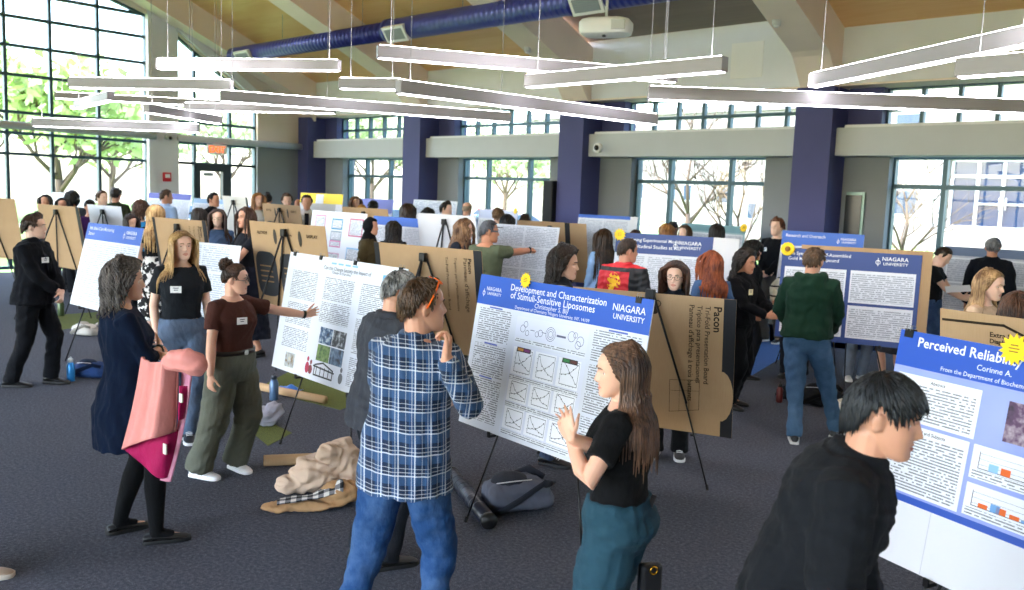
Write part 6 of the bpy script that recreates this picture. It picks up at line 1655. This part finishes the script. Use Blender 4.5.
# yellow flower badge on its corner
g = Geo(); x0, z0 = -.46 * Bh.W, Bh.H * .985
for k in range(12):
    a_ = 2 * math.pi * k / 12; g.ball((x0 + .05 * math.cos(a_), -.022, z0 + .05 * math.sin(a_)), (.026, .005, .026), 8, 6)
fl = g.obj('flower_badge', YEL, Bh.r, True); gg = Geo().ball((x0, -.03, z0), (.03, .008, .03), 12, 8).obj('flower_centre', plain('#8a5a10', .6), fl, True)
front('grey poster with a slate band behind the grey haired man in the dark suit', (945, 244, 12.6), (1075, 256, 11.6), plain('#5a6c8c', .5), .13, 'easel under the grey poster behind the suited man', cols=3, rows=2, border=plain('#c3c6d2', .5), textmat=print_text('#a0a5b6', '#cdd0da', .03, .02, .8))
# ================================================================ BAGS, COATS AND THINGS ON THE FLOOR
def catmull(P, n):
    out = []
    for i in range(len(P) - 1):
        a = P[max(0, i - 1)]; b = P[i]; c = P[i + 1]; d = P[min(len(P) - 1, i + 2)]
        for k in range(n):
            t = k / n; out.append(.5 * ((2 * b) + (c - a) * t + (2 * a - 5 * b + 4 * c - d) * t * t + (3 * b - a - 3 * c + d) * t ** 3))
    return out + [P[-1]]
def drape(name, rows, mat, parent=None, thick=.012, amp=.02, freq=9, seed=0, origin=None):
    """a hanging sheet of cloth through rows of points, with folds and real thickness"""
    R = [catmull([V(p) for p in r], 8) for r in rows]
    cols = [catmull([r[j] for r in R], 8) for j in range(len(R[0]))]
    n, m = len(cols), len(cols[0]); rnd = random.Random(seed); ph = rnd.uniform(0, 6)
    g = Geo(); vs = []
    nrm = (cols[-1][0] - cols[0][0]).cross(cols[0][-1] - cols[0][0]).normalized()
    for j in range(n):
        for i in range(m):
            u, v = j / (n - 1), i / (m - 1)
            vs.append(cols[j][i] + nrm * amp * (math.sin(u * freq + ph + v * 1.3) * (.3 + .7 * v) + .4 * math.sin(u * freq * 2.3 + v * 4)))
    if origin is not None: vs = [p - origin for p in vs]
    g.add(vs, [(j * m + i, (j + 1) * m + i, (j + 1) * m + i + 1, j * m + i + 1) for j in range(n - 1) for i in range(m - 1)])
    o = g.obj(name, mat, parent, True)
    md = o.modifiers.new('thick', 'SOLIDIFY'); md.thickness = thick; md.offset = 0
    return o
W3 = lambda x, y, d: at_depth(x, y, d)
org = W3(165, 400, 4.58)
c = thing('coat', 'salmon pink coat with magenta lining draped over the arms of the grey haired woman', 'coat', org)
SAL = cloth('#dc8f86', .8); MAG = cloth('#a3174f', .5)
drape('outer_cloth', [[W3(141, 357, 4.60), W3(152, 362, 4.50), W3(165, 361, 4.46), W3(177, 355, 4.50)],
                      [W3(135, 388, 4.62), W3(148, 392, 4.50), W3(163, 392, 4.46), W3(178, 389, 4.52)],
                      [W3(128, 422, 4.64), W3(143, 427, 4.50), W3(160, 427, 4.46), W3(178, 423, 4.54)],
                      [W3(121, 450, 4.64), W3(140, 442, 4.50), W3(160, 436, 4.47), W3(178, 430, 4.56)]], SAL, c, .012, .018, 15, 1, org)
drape('lining', [[W3(128, 436, 4.66), W3(148, 430, 4.54), W3(168, 428, 4.52), W3(180, 430, 4.58)], [W3(124, 447, 4.66), W3(144, 455, 4.55), W3(164, 456, 4.53), W3(177, 452, 4.58)], [W3(128, 452, 4.66), W3(146, 468, 4.56), W3(162, 478, 4.55), W3(171, 474, 4.58)]], MAG, c, .010, .008, 6, 2, org)
drape('front_edge', [[W3(182, 372, 4.55), W3(192, 374, 4.52)], [W3(181, 400, 4.57), W3(188, 404, 4.54)], [W3(175, 440, 4.58), W3(181, 440, 4.56)], [W3(161, 480, 4.58), W3(170, 482, 4.56)]], cloth('#d78fa4', .7), c, .012, .004, 5, 3, org)
g = Geo().tube([W3(165, 366, 4.52) - org, W3(175, 360, 4.44) - org, W3(187, 360, 4.42) - org, W3(197, 365, 4.42) - org, W3(204, 369, 4.44) - org], [.035, .052, .060, .058, .044], 16)
m = remesh(g, .008, 3); folds(m, .006, 12, 1.3); finish(m, 'sleeve', SAL, c)
drape('sleeve_lining', [[W3(180, 386, 4.40), W3(187, 386, 4.42)], [W3(179, 402, 4.38), W3(186, 404, 4.42)], [W3(178, 420, 4.40), W3(184, 418, 4.44)]], MAG, c, .012, .004, 5, 4, org)
q = W3(165, 449, 4.505) - org; Geo().box((q.x - .016, q.y - .004, q.z - .028), (q.x + .016, q.y + .004, q.z + .028)).obj('care_label', plain('#e2dcc8', .6), c)
q = W3(181, 398, 4.37) - org; Geo().box((q.x - .014, q.y - .004, q.z - .022), (q.x + .014, q.y + .004, q.z + .022)).obj('care_label', plain('#e2dcc8', .6), c)

def heap(name, label, cat, loc, blobs, mat, vox=.012, amp=.014, seed=1, sc=1.0, rz=0):
    r = thing(name, label, cat, (loc.x, loc.y, 0), rz)
    g = Geo()
    for c_, rad in blobs: g.ball(c_, rad, 14, 10)
    m = remesh(g, vox, 3); folds(m, amp, seed, sc); co = get_co(m); co[:, 2] = np.maximum(co[:, 2], .004); set_co(m, co)
    finish(m, 'cloth', mat, r); return r
def strand(name, parent, pts_, r, mat, n=8): return Geo().tube(pts_, r, n).obj(name, mat, parent, True)
tan_ = cloth('#b08a62', .8)
pf = NT('black_white_check'); x_, y_, z_ = pf.sep(pf.coord()); ck = pf.math('ADD', pf.math('LESS_THAN', pf.math('FRACT', pf.math('DIVIDE', pf.math('ADD', x_, 5), .07)), .5), pf.math('LESS_THAN', pf.math('FRACT', pf.math('DIVIDE', pf.math('ADD', y_, 5), .07)), .5))
pf.base(pf.ramp(pf.math('MULTIPLY', ck, .5), [(.2, lin('#d9d6d0')), (.5, lin('#77777a')), (.9, lin('#17181c'))]), .9)
p = ground(322, 492)
heap('fleece_jacket', 'beige fleece jacket in a heap on the floor under the white poster easel', 'jacket', p, [((-.04, .06, .12), (.20, .16, .12)), ((.10, .10, .20), (.15, .14, .16)), ((-.20, .0, .05), (.14, .10, .05)), ((.05, .0, .28), (.09, .07, .07)), ((.18, .06, .10), (.10, .12, .11))], cloth('#c4ab95', .95), .01, .016, 3, 1.2, R_(43))
p = ground(312, 508)
h_ = heap('lined_jacket', 'tan jacket with a black and white checked lining on the floor below the fleece', 'jacket', p, [((0, 0, .03), (.26, .10, .035)), ((.18, .06, .08), (.14, .12, .08)), ((-.2, -.02, .02), (.12, .08, .025))], tan_, .01, .009, 5, 1.2, R_(55))
org = V((0, 0, 0)); drape('checked_lining', [[(-.22, -.07, .055), (0, -.07, .085), (.2, -.05, .12)], [(-.22, 0, .06), (0, 0, .09), (.2, .02, .17)], [(-.18, .07, .05), (0, .07, .08), (.16, .09, .15)]], pf.m, h_, .006, .006, 8, 2)
p = ground(265, 424)
heap('hooded_jacket', 'grey bundled jacket on the floor behind the woman with the curly bun', 'jacket', p, [((0, 0, .07), (.15, .12, .08)), ((.06, .06, .13), (.08, .08, .07)), ((-.1, .02, .04), (.08, .08, .05))], cloth('#9a98a2', .9), .012, .012, 8, 1.4)

def tube_thing(name, label, cat, a, b, r, mat, capm, ribs=False, hollow=True):
    d = b - a; L = d.length; t = thing(name, label, cat, a, math.atan2(d.y, d.x))
    Geo().tube([(0, 0, r), (L, 0, r)], r, 20).obj('tube', mat, t, True)
    for x in (0, L):
        s = -1 if x == 0 else 1
        Geo().tube([(x - s * .03, 0, r), (x + s * .004, 0, r)], r * (1.06 if ribs else .9), 20).obj('end_cap', capm, t, True)
    if ribs:
        for k in range(9): Geo().tube([(L * (.12 + .08 * k), 0, r), (L * (.12 + .08 * k) + .012, 0, r)], r * 1.03, 20).obj('rib', plain('#3a3d46', .35), t, True)
    return t
a = ground(451, 480); b = ground(489, 529)
tube_thing('poster_tube', 'black ribbed poster tube lying on the carpet beside the plaid shirt man', 'tube', a, b, .05, plain('#1d2230', .35), plain('#0c0c0e', .5), True)
tube_thing('cardboard_tube', 'cardboard poster tube poking out from the heaped fleece jacket', 'tube', ground(264, 466), ground(335, 463), .042, KRAFT, plain('#8a6a3a', .8))
tube_thing('cardboard_tube', 'long cardboard tube on the olive carpet strip near the blue bottle', 'tube', ground(258, 390), ground(325, 404), .04, KRAFT, plain('#b09468', .8))

def backpack(label, loc, rz, c1, c2, s=1.0, lying=True, group=None):
    r = thing('backpack', label, 'backpack', (loc.x, loc.y, 0), rz)
    m1 = cloth(c1, .8, 300, .3); m2 = cloth(c2, .8, 300, .3)
    g = Geo(); rs = []
    for u, w, h in ((-.22, .10, .12), (-.2, .14, .17), (-.08, .155, .20), (.08, .15, .20), (.18, .125, .16), (.22, .07, .09)):
        rs.append([V((u, w * math.copysign(abs(math.cos(t)) ** .6, math.cos(t)), h * .5 + .5 * h * math.copysign(abs(math.sin(t)) ** .6, math.sin(t)))) * s for t in [2 * math.pi * k / 20 for k in range(20)]])
    g.rings(rs); g.f and None
    m = remesh(g, .012, 2); folds(m, .006, 4, 1.2); finish(m, 'body', m1, r)
    g = Geo(); g.ball((-.06 * s, 0, .17 * s), (.13 * s, .11 * s, .07 * s), 14, 10); m = remesh(g, .01, 2); folds(m, .004, 6); finish(m, 'front_pocket', m2, r)
    for sd in (-1, 1): strand('strap', r, [V((.19, sd * .07, .16)) * s, V((.12, sd * .15, .2)) * s, V((-.05, sd * .20, .12)) * s, V((-.18, sd * .17, .03)) * s], [(.028 * s, .006 * s)] * 4, m2)
    strand('grab_handle', r, [V((.2, -.03, .14)) * s, V((.245, 0, .15)) * s, V((.2, .03, .14)) * s], .008 * s, m2)
    strand('zip', r, [V((-.17, -.07, .19)) * s, V((-.06, -.105, .21)) * s, V((.06, -.08, .205)) * s], .004 * s, plain('#c9c9cc', .4, .5))
    return r
backpack('grey backpack lying on the carpet under the blue titled poster', ground(518, 507), R_(60), '#565a68', '#2e313a', 1.05)
backpack('dark blue backpack on the floor behind the grey haired woman', ground(92, 377), R_(30), '#27406e', '#15233c', .8)
backpack('black backpack on the floor behind the man in the green hoodie', ground(822, 405), R_(10), '#15161a', '#0c0c0e', .95)
backpack('small black bag on the floor by the black shirted man', ground(790, 398), R_(70), '#1b1a1c', '#0e0e10', .6)
backpack('pale canvas bag on the floor under the blue band poster', ground(86, 335), R_(20), '#c9c5bc', '#9a968c', .75)
def bottle(label, loc, h, r, c, cap):
    t = thing('water_bottle', label, 'bottle', (loc.x, loc.y, 0))
    Geo().tube([(0, 0, 0), (0, 0, .01), (0, 0, h * .68), (0, 0, h * .78), (0, 0, h * .84)], [r * .94, r, r, r * .75, r * .6], 18).obj('body', plain(c, .3, .3), t, True)
    Geo().tube([(0, 0, h * .84), (0, 0, h * .97), (0, 0, h)], [r * .62, r * .62, r * .5], 16).obj('cap', plain(cap, .4), t, True)
    Geo().tube([(0, -r * .5, h * .95), (0, 0, h * 1.07), (0, r * .5, h * .95)], .005, 6).obj('carry_loop', plain(cap, .4), t, True)
bottle('slate blue water bottle on the floor under the white poster', ground(274, 400), .25, .045, '#4f6a8a', '#25303c')
bottle('bright blue water bottle beside the dark blue backpack', ground(71, 381), .24, .04, '#2f86c8', '#d8dde2')
bottle('dark green water bottle on the floor by the suited man', ground(61, 316), .28, .05, '#4a5a3a', '#20261c')
bottle('dark red drink bottle on the floor near the black shirted man', ground(779, 402), .2, .035, '#5a1c1c', '#101010')
p = ground(291, 392)
r = thing('snack_wrapper', 'small crumpled blue and white snack wrapper on the olive carpet strip', 'wrapper', (p.x, p.y, 0), .4)
drape('foil', [[(-.12, -.06, .02), (0, -.07, .05), (.12, -.05, .02)], [(-.13, 0, .04), (0, 0, .07), (.12, 0, .03)], [(-.1, .06, .02), (0, .07, .04), (.11, .06, .015)]], plain('#2f6fc8', .3), r, .004, .012, 11, 3)
p = ground(842, 414)
heap('paper_bag', 'crumpled white paper bag on the floor right of the green hoodie man', 'bag', p, [((0, 0, .07), (.12, .1, .08)), ((.06, .02, .05), (.09, .08, .06))], plain('#d8d4cc', .8), .012, .014, 5, 2)
# sheet of paper read at the right window
q = at_depth(958, 289, 10.7)
r = thing('paper_sheet', 'white sheet of paper held by the young man reading at the right window', 'paper', q, R_(20))
sh = Geo().box((-.14, -.1, 0), (.14, .1, .003)).obj('sheet', PAPER, r); sh.rotation_euler = (R_(18), R_(-8), 0)
# small bag at the hip of the woman in the black tee
q = at_depth(650, 572, 3.40)
r = thing('shoulder_bag', 'small black bag with a gold clasp at the hip of the long haired woman', 'bag', q, R_(60))
bevel(Geo().box((-.05, -.025, -.13), (.05, .025, .04)).obj('body', plain('#141418', .5), r), .02, 3)
Geo().tube([(.016 * math.cos(t_), -.032, .02 + .016 * math.sin(t_)) for t_ in [2 * math.pi * k_ / 14 for k_ in range(15)]], .004, 6).obj('clasp', plain('#c8962c', .25, .9), r, True)
strand('strap', r, [(-.1, 0, .05), (-.06, -.02, .2), (-.02, -.04, .34)], [(.012, .004)] * 3, plain('#141418', .5))
